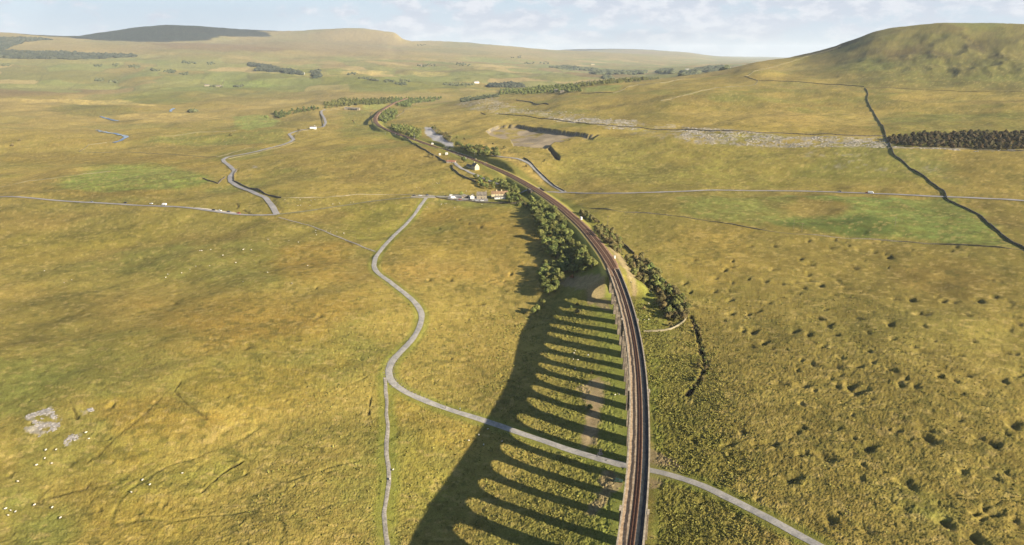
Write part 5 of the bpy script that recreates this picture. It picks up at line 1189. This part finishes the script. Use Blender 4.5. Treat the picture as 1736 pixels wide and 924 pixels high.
def mast(px, py, h, label, kind):
    x, y, z = base(px, py); rt = put({'mast':'signal_mast','pole':'telegraph_pole','lamp':'lamp_post'}[kind], None, label=label, cat={'mast':'signal mast','pole':'pole','lamp':'lamp post'}[kind], loc=(x, y, z-.3))
    mb = MB(); mb.tube((0,0,0), (0,0,h), .16 if kind != 'lamp' else .1, .11 if kind != 'lamp' else .07, 8); mb.build('post', M_WOODP if kind == 'pole' else M_MAST, rt)
    mb = MB()
    if kind == 'pole': mb.box((0,0,h-.5), (1.8,.12,.14)); [mb.tube((q,0,h-.43), (q,0,h-.2), .05, .03, 6) for q in (-.8,-.4,.4,.8)]; mb.build('crossarm', M_WOODP, rt)
    elif kind == 'mast': mb.box((0,0,h-.6), (1.1,.7,.1)); mb.box((0,.25,h), (.5,.2,1.3)); mb.tube((0,.1,h+.3), (0,-.05,h+.3), .13, .13, 8); mb.build('signal_head', M_DOOR, rt)
    else: mb.tube((0,0,h-.1), (.9,0,h+.15), .05, .04, 6); mb.box((1.05,0,h+.15), (.6,.22,.12)); mb.build('lamp_head', M_MAST, rt)
for px, py, h, lb, k in ((702.5,238,14,'tall pale signal mast where the line enters the cutting','mast'),(653.4,229,6,'left of two pale lamp posts beside the cutting','lamp'),(670.3,229.5,6,'right of two pale lamp posts beside the cutting','lamp'),(759.5,277,7,'pale lamp post by the red-roofed yard building','lamp'),(804.6,265,6.5,'pale lamp post in front of the trees behind the platforms','lamp'),(822,281,6,'lamp post between the railway and the cream station house','lamp'),(1030,380,9,'telegraph pole in the rough pasture right of the white cabinet','pole'),(56,219,11,'lone pale pole on the left moor','pole'),(1517,383,9,'telegraph pole in the middle of the bright green field','pole'),(1359,393,9,'telegraph pole at the lower edge of the dark green field','pole'),(1345,388,9,'telegraph pole in the rushy corner of the green field','pole'),(523,233,9,'pole on the pasture below the white cottage','pole'),(578,228,8,'pole in the field left of the railway bend','pole')): mast(px, py, h, lb, k)
mb = MB(); w = on_plane([(825,277)], RAIL_Z)[0]; k = int(np.argmin(np.hypot(rail[:,0]-w[0], rail[:,1]-w[1]))); x, y, z = rail_pt(float(RS[k]), 4.9, RAIL_Z)
rt = put('platform_sign', None, label='small red and white sign at the platform end', cat='sign', loc=(x, y, z)); mb.box((0,0,1.6), (1.2,.1,.9)); mb.build('sign_board', M_RED, rt); mb = MB(); mb.tube((-.5,.1,-.5), (-.5,.1,1.6), .06); mb.tube((.5,.1,-.5), (.5,.1,1.6), .06); mb.build('post', M_MAST, rt)

# ------------------------------------------------------------------ vehicles
def paint(name, c_): return mat(name, c_, .35, .02, 1, spec=.5)
PAINTS = {'white': paint('white_paint', (.75,.75,.74)), 'silver': paint('silver_paint', (.42,.43,.45)), 'red': paint('red_paint', (.45,.04,.03)), 'dark blue': paint('dark_blue_paint', (.02,.03,.07)), 'black': paint('black_paint', (.015,.015,.018)), 'grey': paint('grey_paint', (.16,.17,.18)), 'dark green': paint('dark_green_paint', (.02,.05,.03))}
M_TYRE = mat('tyre_rubber', (.015,.015,.015), .9, .05)
CARP = {}
def car_parts(kind):
    if kind in CARP: return CARP[kind]
    if kind == 'car': prof = [(-2.1,.35),(-2.12,.75),(-1.95,.95),(-1.3,1.02),(-.8,1.0),(2.0,.92),(2.12,.7),(2.1,.35)]; cab = [(-1.85,.96),(-1.35,1.46),(.25,1.5),(1.15,.98)]; wd = .86; cw = .74; wx = (-1.3,1.3); r = .33
    else: prof = [(-3.0,.4),(-3.02,2.35),(-2.9,2.5),(1.6,2.5),(2.1,2.3),(2.45,1.35),(2.95,1.1),(3.0,.4)]; cab = [(1.5,1.3),(1.75,2.2),(2.02,2.2),(2.5,1.35)]; wd = 1.02; cw = 1.04; wx = (-1.9,1.9); r = .38
    def ext(pr, w):
        m = MB(); n = len(pr); m.add([(x, -w, z) for x, z in pr]+[(x, w, z) for x, z in pr], [(i, (i+1) % n, n+(i+1) % n, n+i) for i in range(n)]+[tuple(range(n-1,-1,-1)), tuple(range(n, 2*n))])
        me = bpy.data.meshes.new(kind); me.from_pydata(m.v, [], m.f); bm = bmesh.new(); bm.from_mesh(me); bmesh.ops.recalc_face_normals(bm, faces=bm.faces); bmesh.ops.bevel(bm, geom=list(bm.edges), offset=.05, segments=1, affect='EDGES'); bm.to_mesh(me); bm.free(); return me
    body = ext(prof, wd); glass = ext(cab, cw)
    m = MB(); m.tube((0,-.11,0), (0,.11,0), r, r, 12); wm = bpy.data.meshes.new('wheel'); wm.from_pydata(m.v, [], m.f)
    roof = None
    if kind == 'car': mr_ = MB(); mr_.box((-.52,0,1.5), (1.5,1.3,.05)); roof = bpy.data.meshes.new('roof'); roof.from_pydata(mr_.v, [], mr_.f)
    lm = MB(); lm.box((0,0,0), (.06,.3,.14)); li = bpy.data.meshes.new('headlight'); li.from_pydata(lm.v, [], lm.f)
    CARP[kind] = (body, glass, wm, wx, wd, r, roof, li); return CARP[kind]
def vehicle(pos, rot, kind, colour, label, group=None, pitch_=0):
    body, glass, wm, wx, wd, r, roof, li = car_parts(kind); x, y, z = pos
    rt = put('parked_car' if kind == 'car' else 'parked_van', None, label=label, cat='car' if kind == 'car' else 'van', loc=(x, y, z), rot=rot, group=group)
    def part(n_, me, m_, loc=(0,0,0)):
        m2 = me.copy(); m2.materials.clear(); m2.materials.append(m_); return put(n_, m2, parent=rt, loc=loc)
    part('body', body, PAINTS[colour]); part('cabin_glass', glass, M_GLASS)
    if roof: part('roof', roof, PAINTS[colour])
    for a in wx:
        for b_ in (-1, 1): part('wheel', wm, M_TYRE, (a, b_*(wd-.08), r))
    for b_ in (-1, 1): part('headlight', li, M_MAST, (2.1 if kind == 'car' else 3.0, b_*(wd-.28), .68 if kind == 'car' else .95))
cars = [((155.5,343),'car','grey','grey car parked alone on the left road nearest the frame edge'),((213,344.5),'car','black','dark car on the left road between the grey car and the white vans'),((256.5,346),'car','white','white car just left of the big white van on the left road'),((278.5,348),'van','white','large white van parked on the left road'),((362.5,357),'car','black','black car first in the lay-by near the junction'),((373,358),'car','white','white car second in the lay-by near the junction'),((388,360),'car','dark blue','dark blue car third in the lay-by near the junction'),((404.5,362.5),'car','red','red car last in the lay-by near the junction'),
 ((1423,325.3),'car','black','dark car on the right road beyond the green field'),((1476,328.5),'van','white','white van with a smaller red car behind it on the right road'),((1470,328.2),'car','red','small red car tucked by the white van on the right road'),
 ((712.5,332.5),'car','silver','silver car parked by the lane where the track turns off'),((702,332.5),'car','black','black car left of the silver one by the lane'),((725,331.5),'car','dark blue','dark car on the verge at the top of the winding track'),
 ((768.5,336.5),'van','white','long white van in the cottage car park'),((779.5,339),'car','red','red car in the cottage car park'),((789,335.5),'van','white','white van nearest the small white building'),((797,339.5),'car','black','black car parked in front of the cottages'),((808,340.5),'car','silver','silver car parked in front of the grey-roofed house'),((817,341),'car','white','white car at the right end of the cottage parking'),((764,332),'car','white','white car behind the long white van'),((788,269),'car','white','white car in the station yard'),((1048,817),'car','dark green','dark green car half hidden under the viaduct')]
CP = hset([c_[0] for c_ in cars])
allroads = [left_road, right_road, mid_road, pub_road]
for (pp, kind, colr, lb), p in zip(cars, CP):
    best_ = min(((np.hypot(Q[:,0]-p[0], Q[:,1]-p[1]).min(), k) for k, Q in enumerate(allroads))); Q = allroads[best_[1]]; i = int(np.argmin(np.hypot(Q[:,0]-p[0], Q[:,1]-p[1]))); i = min(max(i, 1), len(Q)-2); t = Q[i+1]-Q[i-1]
    z = p[2]+.38 if best_[0] < 5 else p[2]+.12
    vehicle((p[0], p[1], z), math.atan2(t[1], t[0])+random.uniform(-.08,.08)+(math.pi if random.random() < .5 else 0), kind, colr, lb)
# pale gravel apron for the cottage car park, and the lay-by
def apron(name, px, material, lift):
    P = hit(px); n = 14; x0, x1, y0, y1 = P[:,0].min(), P[:,0].max(), P[:,1].min(), P[:,1].max(); bm = bmesh.new()
    vs = [bm.verts.new((float(a), float(b_), 0)) for a, b_ in P]; f = bm.faces.new(vs); bmesh.ops.triangulate(bm, faces=[f]); bmesh.ops.subdivide_edges(bm, edges=list(bm.edges), cuts=5, use_grid_fill=True)
    for v in bm.verts: v.co.z = gz(v.co.x, v.co.y)+lift
    bmesh.ops.recalc_face_normals(bm, faces=bm.faces)
    me = bpy.data.meshes.new(name); bm.to_mesh(me); bm.free()
    if me.polygons[0].normal.z < 0: me.flip_normals()
    put(name, me, material, kind='structure')
apron('car_park', q5([(540,600),(700,590),(860,620),(970,640),(975,672),(860,672),(640,668),(520,640)]), mat('car_park_gravel', srgb(140,134,126), 1, .15, .6), .3)
apron('layby', [(330,352.5),(362,355.6),(395,360),(421,365),(405,364),(360,358.6),(328,354.6)], mat('layby_gravel', srgb(188,176,158), 1, .1, .5), .45)
apron('lane_junction', q5([(110,612),(200,605),(330,600),(390,606),(390,634),(280,634),(110,634)]), mat('lane_gravel', srgb(150,140,126), 1, .1, .5), .3)

# ------------------------------------------------------------------ monument, boulders
M_MON = mat('monument_stone', srgb(150,140,122), .95, .2, 2.5, .4, 5)
x, y, z = base(1018, 770)
rt = put('stone_monument', None, label='upright stone memorial on a square plinth at the edge of the track under the viaduct', cat='monument', loc=(x, y, z-.1), rot=.2)
mb = MB(); mb.box((0,0,.35), (2.2,2.2,.7), taper=.96); mb.box((0,0,.82), (1.7,1.7,.25), taper=.94); mb.build('plinth', M_MON, rt)
mb = MB(); mb.box((0,0,1.95), (1.3,.8,2.1), taper=.82); mb.box((0,0,3.06), (1.15,.72,.14), taper=.8); mb.build('standing_stone', M_MON, rt)
mb = MB(); mb.box((0,-.43,2.0), (.7,.05,.9)); mb.build('plaque', M_DOOR, rt)
def boulder_mesh(seed, flat=.6):
    bm = bmesh.new(); bmesh.ops.create_icosphere(bm, subdivisions=2, radius=1); R_ = random.Random(seed); k = [R_.uniform(0,6) for _ in range(6)]
    for v in bm.verts:
        c_ = v.co; f = 1+.18*math.sin(c_.x*3+k[0])+.15*math.sin(c_.y*3.4+k[1])+.12*math.sin(c_.z*4+k[2])+R_.uniform(-.06,.06); v.co = Vector((c_.x*f, c_.y*f*.8, max(c_.z*f*flat, -.4)))
    me = bpy.data.meshes.new('boulder'); bm.to_mesh(me); bm.free(); return me
M_LIME = mat('pale_limestone', srgb(158,152,146), .95, .15, 1.5, .5, 4, col2=srgb(132,126,120), c2scale=.6); M_PAVE = mat('pavement_limestone', srgb(158,150,140), .95, .15, .8, .5, 2, col2=srgb(130,124,108), c2scale=.05); M_MOSS = mat('kerb_rock', srgb(110,102,88), .95, .2, 2)
BM = [boulder_mesh(i) for i in range(4)]
for m_ in BM: m_.materials.append(M_MOSS)
x, y, z = base(1032, 781); lm_ = boulder_mesh(9, .3); put('flat_boulder', lm_, M_LIME, label='low pale flat stone lying on the track by the memorial', cat='boulder', loc=(x, y, z+.15), scale=(1.5,1.1,.8))
kb = []
for pl_, us in ((main_track, (2.9,)), ):
    for i in range(0, len(pl_)-1):
        p = pl_[i]; t = pl_[i+1]-p; t /= np.linalg.norm(t); kb.append((p, t))
tgt = hit([(652,628),(668,656),(690,672)]); n_k = 0
for p, t in kb:
    if np.hypot(*(p-tgt[0])) < 22 or np.hypot(*(p-tgt[1])) < 18 or np.hypot(*(p-tgt[2])) < 12:
        for side in (-1, 1):
            if side == -1 and np.hypot(*(p-tgt[2])) < 12: continue
            q = p+np.array([t[1], -t[0]])*side*(-2.9)+np.array([random.uniform(-.3,.3), random.uniform(-.3,.3)])
            put('kerb_boulder', BM[n_k % 4], label='dark boulder in the row edging the bend where the flagged path leaves the track', cat='boulder', group='boulders edging the track bend', loc=(q[0], q[1], gz(*q)+.1), rot=random.uniform(0,6), scale=random.uniform(.35,.6)); n_k += 1
def rubble(name, polys, n, size, material, label):
    V = []; F = []; o = 0; R_ = np.random.RandomState(17)
    for px, k in polys:
        P = hit(px); x0, x1, y0, y1 = P[:,0].min(), P[:,0].max(), P[:,1].min(), P[:,1].max(); c_ = np.column_stack([R_.uniform(x0,x1,k*4), R_.uniform(y0,y1,k*4)]); q = poly_sd(P, c_[:,0], c_[:,1]); nn_ = fbm(c_[:,0], c_[:,1], 5+size*4, 3, 601); c_ = c_[(q < 0) & (nn_ > -.12)][:k]
        if not len(c_): continue
        z = SURF(c_[:,0], c_[:,1])
        for (x, y), zz1 in zip(c_, z):
            a = R_.uniform(0, 3.14); l_, w_, h_ = size*R_.uniform(.5,1.5), size*R_.uniform(.3,.9), size*R_.uniform(.12,.35); co, si = math.cos(a), math.sin(a)
            for zz2, t_ in ((-.3, 1), (h_, .8)):
                for px_, py_ in ((-l_,-w_),(l_,-w_*.8),(l_*.9,w_),(-l_*.8,w_)): V.append((x+(px_*co-py_*si)*t_, y+(px_*si+py_*co)*t_, zz1+zz2+R_.uniform(-.05,.05)*size*.5))
            F += [(o+4,o+5,o+6,o+7),(o,o+1,o+5,o+4),(o+1,o+2,o+6,o+5),(o+2,o+3,o+7,o+6),(o+3,o,o+4,o+7)]; o += 8
    me = bpy.data.meshes.new(name); me.from_pydata(V, [], F); put(name, me, material, kind='stuff', label=label, cat='rocks')
rubble('limestone_rubble', [(crop(0,640,6.6,[(300,445),(470,380),(560,330),(620,390),(710,450),(650,600),(560,600),(430,670),(280,590),(400,530)]), 420), (crop(0,640,6.6,[(780,640),(870,640),(870,720),(740,770),(720,710)]), 90), (crop(0,640,6.6,[(880,370),(1000,325),(1070,370),(960,405)]), 80), (crop(0,640,6.6,[(240,440),(380,395),(520,350),(520,375),(380,415),(250,460)]), 70)], 0, .6, M_LIME, 'pale broken limestone slabs of the outcrop in the lower left field')
rubble('limestone_pavement_blocks', [(crop(820,180,6.6,[(740,130),(1100,130),(1716,160),(1716,260),(1400,260),(1100,190),(780,165)]), 500), (c3([(0,640),(520,690),(1040,700),(1050,745),(600,745),(200,730),(0,720)]), 1400), (c3([(1060,741),(1729,752),(1729,762),(1060,750)]), 300), (c2([(560,530),(740,490),(900,540),(1280,590),(1500,610),(1400,640),(1100,600),(700,560)]), 1000)], 0, 1.8, M_PAVE, 'broken limestone pavement blocks scattered along the terrace below the hill')

# ------------------------------------------------------------------ sheep
M_WOOL = mat('wool', srgb(196,188,168), 1, .06, 6); M_FACE = mat('dark_face', (.04,.035,.03), .9, .05)
def sheep_meshes():
    bm = bmesh.new(); bmesh.ops.create_uvsphere(bm, u_segments=14, v_segments=9, radius=1)
    for v in bm.verts:
        c_ = v.co; v.co = Vector((c_.x*.62, c_.y*.3*(1+.1*math.sin(c_.x*9)), c_.z*.3+.68+.03*math.sin(c_.x*7+c_.y*5)))
    body = bpy.data.meshes.new('sheep'); 
    for lx in (-.38,.38):
        for ly in (-.14,.14): 
            r_ = bmesh.ops.create_cone(bm, cap_ends=True, segments=6, radius1=.045, radius2=.075, depth=.55)
            for v in r_['verts']: v.co += Vector((lx, ly, .27))
    r_ = bmesh.ops.create_uvsphere(bm, u_segments=8, v_segments=6, radius=1)
    for v in r_['verts']: v.co = Vector((v.co.x*.2+.74, v.co.y*.1, v.co.z*.12+.62-v.co.x*.1))
    for e_ in (-1, 1):
        r_ = bmesh.ops.create_cone(bm, cap_ends=True, segments=5, radius1=.05, radius2=.01, depth=.16)
        for v in r_['verts']: v.co = Vector((v.co.x+.62, v.co.y*.5+e_*.13+v.co.z*e_*.4, .74+v.co.z*.3))
    bm.to_mesh(body); bm.free(); body.materials.append(M_WOOL); body.materials.append(M_FACE)
    body.polygons.foreach_set('use_smooth', [True]*len(body.polygons))
    for p in body.polygons:
        if p.center.x > .68 or p.center.z < .36: p.material_index = 1
    return body
SHEEP = sheep_meshes()
flocks = [('sheep grazing in the lower left corner of the picture', d1([(30,748),(54,756),(79,762),(42,781),(174,729),(262,742),(303,793)])),
 ('sheep on the grass below the limestone outcrop', d1([(430,368),(445,398),(230,455),(281,453),(225,497),(184,530),(259,521),(90,612)])),
 ('sheep in the rushy pasture at lower centre left', d1([(910,570),(712,605),(749,628),(656,666)])),
 ('sheep scattered on the open left moor', c4([(325,537),(225,477),(363,523),(848,495),(838,511),(918,488),(1228,370),(1270,372),(1010,375),(1020,376),(1065,370),(1192,436),(1128,398),(1352,485),(1228,532),(1060,452),(990,455),(1475,540),(1555,450),(960,470)])),
 ('sheep near the small stream below the road junction', crop(340,300,6.6,[(1290,605),(1285,630),(1296,656),(1410,602),(1455,622),(1525,622),(1604,636),(990,720),(1095,735),(485,815),(568,820),(15,828),(250,883),(755,705)])),
 ('sheep in the pasture above the lane right of the hill road', crop(340,300,6.6,[(1237,270),(1280,260),(1115,262),(945,262),(1480,310),(1555,300),(1680,295),(1710,288),(1090,325),(1120,322),(1225,325),(980,300)])),
 ('sheep in the field between the lane and the station', q5([(350,480),(395,466),(405,472),(428,470),(175,525),(210,520),(255,560),(730,560)])),
 ('sheep on the grass below the cottages', q5([(455,700),(490,698),(505,695),(450,710),(905,710),(600,745),(290,740)])),
 ('sheep at the edge of the viaduct shadow', d2([(727,350),(682,380),(632,407),(706,429),(798,412)])),
 ('sheep beside the flagged path at the bottom', d2([(255,553),(238,600)])),
 ('sheep among the shadow stripes of the viaduct', crop(960,540,9.24,[(140,515),(120,555),(110,650),(180,660),(140,798)])+crop(960,620,9.24,[(765,470),(825,460)])),
 ('sheep on the green bank right of the viaduct', crop(960,460,9.24,[(1290,512),(1220,770),(1290,765),(1325,315),(1020,180)])),
 ('tiny sheep on the hillside pasture below the fell wall', c3([(303,543),(320,548),(287,570),(180,545),(190,568)])),
 ('distant sheep by the green pasture left of the hill road', c1([(945,901),(620,810),(1240,655),(1135,715),(1145,730),(1060,740)]))]
ns = 0
for lb, pts in flocks:
    for i, p in enumerate(hset(pts)):
        put('sheep', SHEEP, label=lb, cat='sheep', group=lb.replace('sheep', 'flock', 1), loc=(p[0], p[1], p[2]+.05), rot=random.uniform(0, 6.28), scale=random.uniform(.85, 1.1)); ns += 1

# ------------------------------------------------------------------ people
def person(pos, rot, top, leg, label, step=.25):
    me = bpy.data.meshes.new('person'); J = [(0,0,.95),(0,0,1.2),(0,0,1.42),(0,0,1.55),(.02,0,1.68),(.03,0,1.78),
        (0,.1,.9),(step*.6,.1,.5),(step*.8,.1,.08),(step+.12,.1,.05),(0,-.1,.9),(-step*.4,-.1,.5),(-step,-.1,.1),(-step+.15,-.1,.05),
        (0,.2,1.4),(-.05,.27,1.12),(.08,.27,.88),(0,-.2,1.4),(.02,-.27,1.12),(.16,-.25,.9)]
    E = [(0,1),(1,2),(2,3),(3,4),(4,5),(0,6),(6,7),(7,8),(8,9),(0,10),(10,11),(11,12),(12,13),(2,14),(14,15),(15,16),(2,17),(17,18),(18,19)]
    Rr = [.15,.14,.15,.06,.11,.09,.1,.07,.05,.05,.1,.07,.05,.05,.07,.055,.045,.07,.055,.045]
    me.from_pydata(J, E, []); o = put('person', me, label=label, cat='person', loc=pos, rot=rot)
    md = o.modifiers.new('skin', 'SKIN'); md.use_smooth_shade = True
    for v, r_ in zip(me.skin_vertices[0].data if me.skin_vertices else [], Rr): v.radius = (r_, r_)
    if not me.skin_vertices:
        bm = bmesh.new(); bm.from_mesh(me); ly = bm.verts.layers.skin.verify()
        for v, r_ in zip(bm.verts, Rr): v[ly].radius = (r_, r_)
        bm.verts.ensure_lookup_table(); bm.verts[0][ly].use_root = True; bm.to_mesh(me); bm.free()
    dg = bpy.context.evaluated_depsgraph_get(); dg.update(); ev = o.evaluated_get(dg); m2 = bpy.data.meshes.new_from_object(ev); o.modifiers.clear(); o.data = m2
    m2.materials.clear(); [m2.materials.append(q) for q in (top, leg, M_SKIN)]
    for p in m2.polygons: p.material_index = 1 if p.center.z < .93 else (2 if p.center.z > 1.52 or (abs(p.center.y) > .2 and p.center.z < .95) else 0)
    hb = MB(); hb.add([(.0+.1*math.cos(a)*r2, .1*math.sin(a)*r2, z_) for z_, r2 in ((1.68,1.12),(1.76,1.15),(1.84,.7),(1.87,.05)) for a in [i*.785 for i in range(8)]], [(8*k+i, 8*k+(i+1) % 8, 8*k+8+(i+1) % 8, 8*k+8+i) for k in range(3) for i in range(8)]); hb.build('hair', M_DOOR, o)
M_SKIN = mat('skin', srgb(196,150,124), .7, .03); M_JD = mat('dark_jacket', (.03,.035,.05), .9, .05); M_JL = mat('pale_jacket', srgb(190,196,196), .9, .05); M_JEAN = mat('dark_trousers', (.04,.045,.06), .9, .05); M_JR = mat('brown_jacket', srgb(120,84,60), .9, .05)
pp = hset([(754.8,693.5),(780,696.5),(1012,775.5),(997,604.5),(1002,609)]); lift_ = .22
person((pp[0][0], pp[0][1], pp[0][2]+lift_), R(200), M_JD, M_JEAN, 'walker in dark clothes on the track well left of the shadow')
person((pp[1][0], pp[1][1], pp[1][2]+lift_), R(200), M_JL, M_JEAN, 'walker in a pale jacket following behind on the sunlit track')
person((pp[2][0], pp[2][1], pp[2][2]+lift_), R(80), M_JD, M_JEAN, 'visitor in dark clothes standing beside the stone memorial', .1)
person((pp[3][0], pp[3][1], pp[3][2]), R(300), M_JL, M_JEAN, 'person in a pale jacket on the bare patch among the shadow stripes', .1)
person((pp[4][0], pp[4][1], pp[4][2]), R(120), M_JR, M_JEAN, 'person in brown just below the pale-jacketed one among the shadow stripes', .1)

# ------------------------------------------------------------------ rush clumps on the rough ground beside the viaduct
def rushes():
    R_ = np.random.RandomState(23); n = 120000; X = R_.uniform(-120, 260, n); Y = R_.uniform(170, 520, n)
    d, s_, sd = rail_dist(X, Y); r = np.hypot(X, Y)
    dens = (sd > 0)*smooth(d, 9, 14)*smooth(d, 62, 40)*.9 + (sd < 0)*smooth(d, 22, 32)*smooth(d, 100, 60)*.45 + .06
    dens *= smooth(fbm(X, Y, 9, 3, 701)+.1, -.15, .2)*(s_ < S_AB-10)
    for P, w in ((main_track, 3.6), (under_track, 3.6), (foot_path, 2.2), (bare_track, 3.2)): dens *= line_d(P[::2], X, Y) > w
    k = R_.uniform(size=n) < dens; X, Y = X[k], Y[k]; Z = SURF(X, Y); m = len(X); V = []
    for j in range(3):
        a = R_.uniform(0, 3.14, m); w = R_.uniform(.18, .5, m); h = R_.uniform(.25, .7, m); lx = R_.uniform(-.2,.2,m); dx, dy = np.cos(a)*w, np.sin(a)*w
        V.append(np.stack([np.stack([X-dx*.5, Y-dy*.5, Z-.1], 1), np.stack([X+dx*.5, Y+dy*.5, Z-.1], 1), np.stack([X+dx+lx, Y+dy, Z+h], 1), np.stack([X-dx+lx, Y-dy, Z+h*.9], 1)], 1).reshape(-1, 3))
    put('rush_clumps', cards_mesh('rush_clumps', np.concatenate(V)), mat('rush_green', srgb(140,134,70), 1, .25, .3, col2=srgb(122,120,60), c2scale=.08), kind='stuff', label='rough rushes and tussock grass on both sides of the viaduct', cat='rushes'); print('rushes', m)
rushes()

# ------------------------------------------------------------------ unseen clouds: one shades the left fell, others added to shade far ridges
def shade_cloud():
    bm = bmesh.new(); R_ = random.Random(3)
    for i in range(24):
        r_ = bmesh.ops.create_icosphere(bm, subdivisions=3, radius=1); a = Vector((R_.uniform(-1000,1000), R_.uniform(-950,950), R_.uniform(-30,50))); q = R_.uniform(330,520); k = R_.uniform(0,6)
        for v in r_['verts']: f = 1+.12*math.sin(v.co.x*5+k)+.12*math.sin(v.co.y*6+k); v.co = Vector((v.co.x*q*f, v.co.y*q*f*.8, v.co.z*q*.3*f)) + a
    me = bpy.data.meshes.new('shade_cloud'); bm.to_mesh(me); bm.free(); me.polygons.foreach_set('use_smooth', [True]*len(me.polygons))
    for (tx_, ty_), alt, sc_ in (((-4500.0, 8900.0), 1750.0, 1.0), ((2700.0, 18300.0), 2200.0, 1.35), ((5200.0, 17500.0), 2200.0, .6), ((-300.0, 12300.0), 1950.0, .5)):
        T = np.array([tx_, ty_]); k = (alt-440)/math.tan(SUN_EL); P = T+SUN_DIR*k
        put('shade_cloud', me, mat('cloud_white', (.8,.8,.82), 1, .02), kind='structure', loc=(P[0], P[1], alt), rot=R(20), scale=sc_)
shade_cloud()

# ------------------------------------------------------------------ air
hz = bpy.data.materials.new('thin_air'); hz.use_nodes = True; hn = hz.node_tree.nodes; hl = hz.node_tree.links; hn.clear()
ho = hn.new('ShaderNodeOutputMaterial'); pv = hn.new('ShaderNodeVolumePrincipled'); pv.inputs['Density'].default_value = 3.3e-5; pv.inputs['Color'].default_value = (.80, .90, 1, 1); pv.inputs['Anisotropy'].default_value = 0.0
hl.new(pv.outputs[0], ho.inputs['Volume'])
mb = MB(); mb.box((0, 0, 350), (90000, 90000, 900)); mb.build('haze', hz, kind='stuff', label='thin bluish air over the whole valley and far hills', cat='haze')
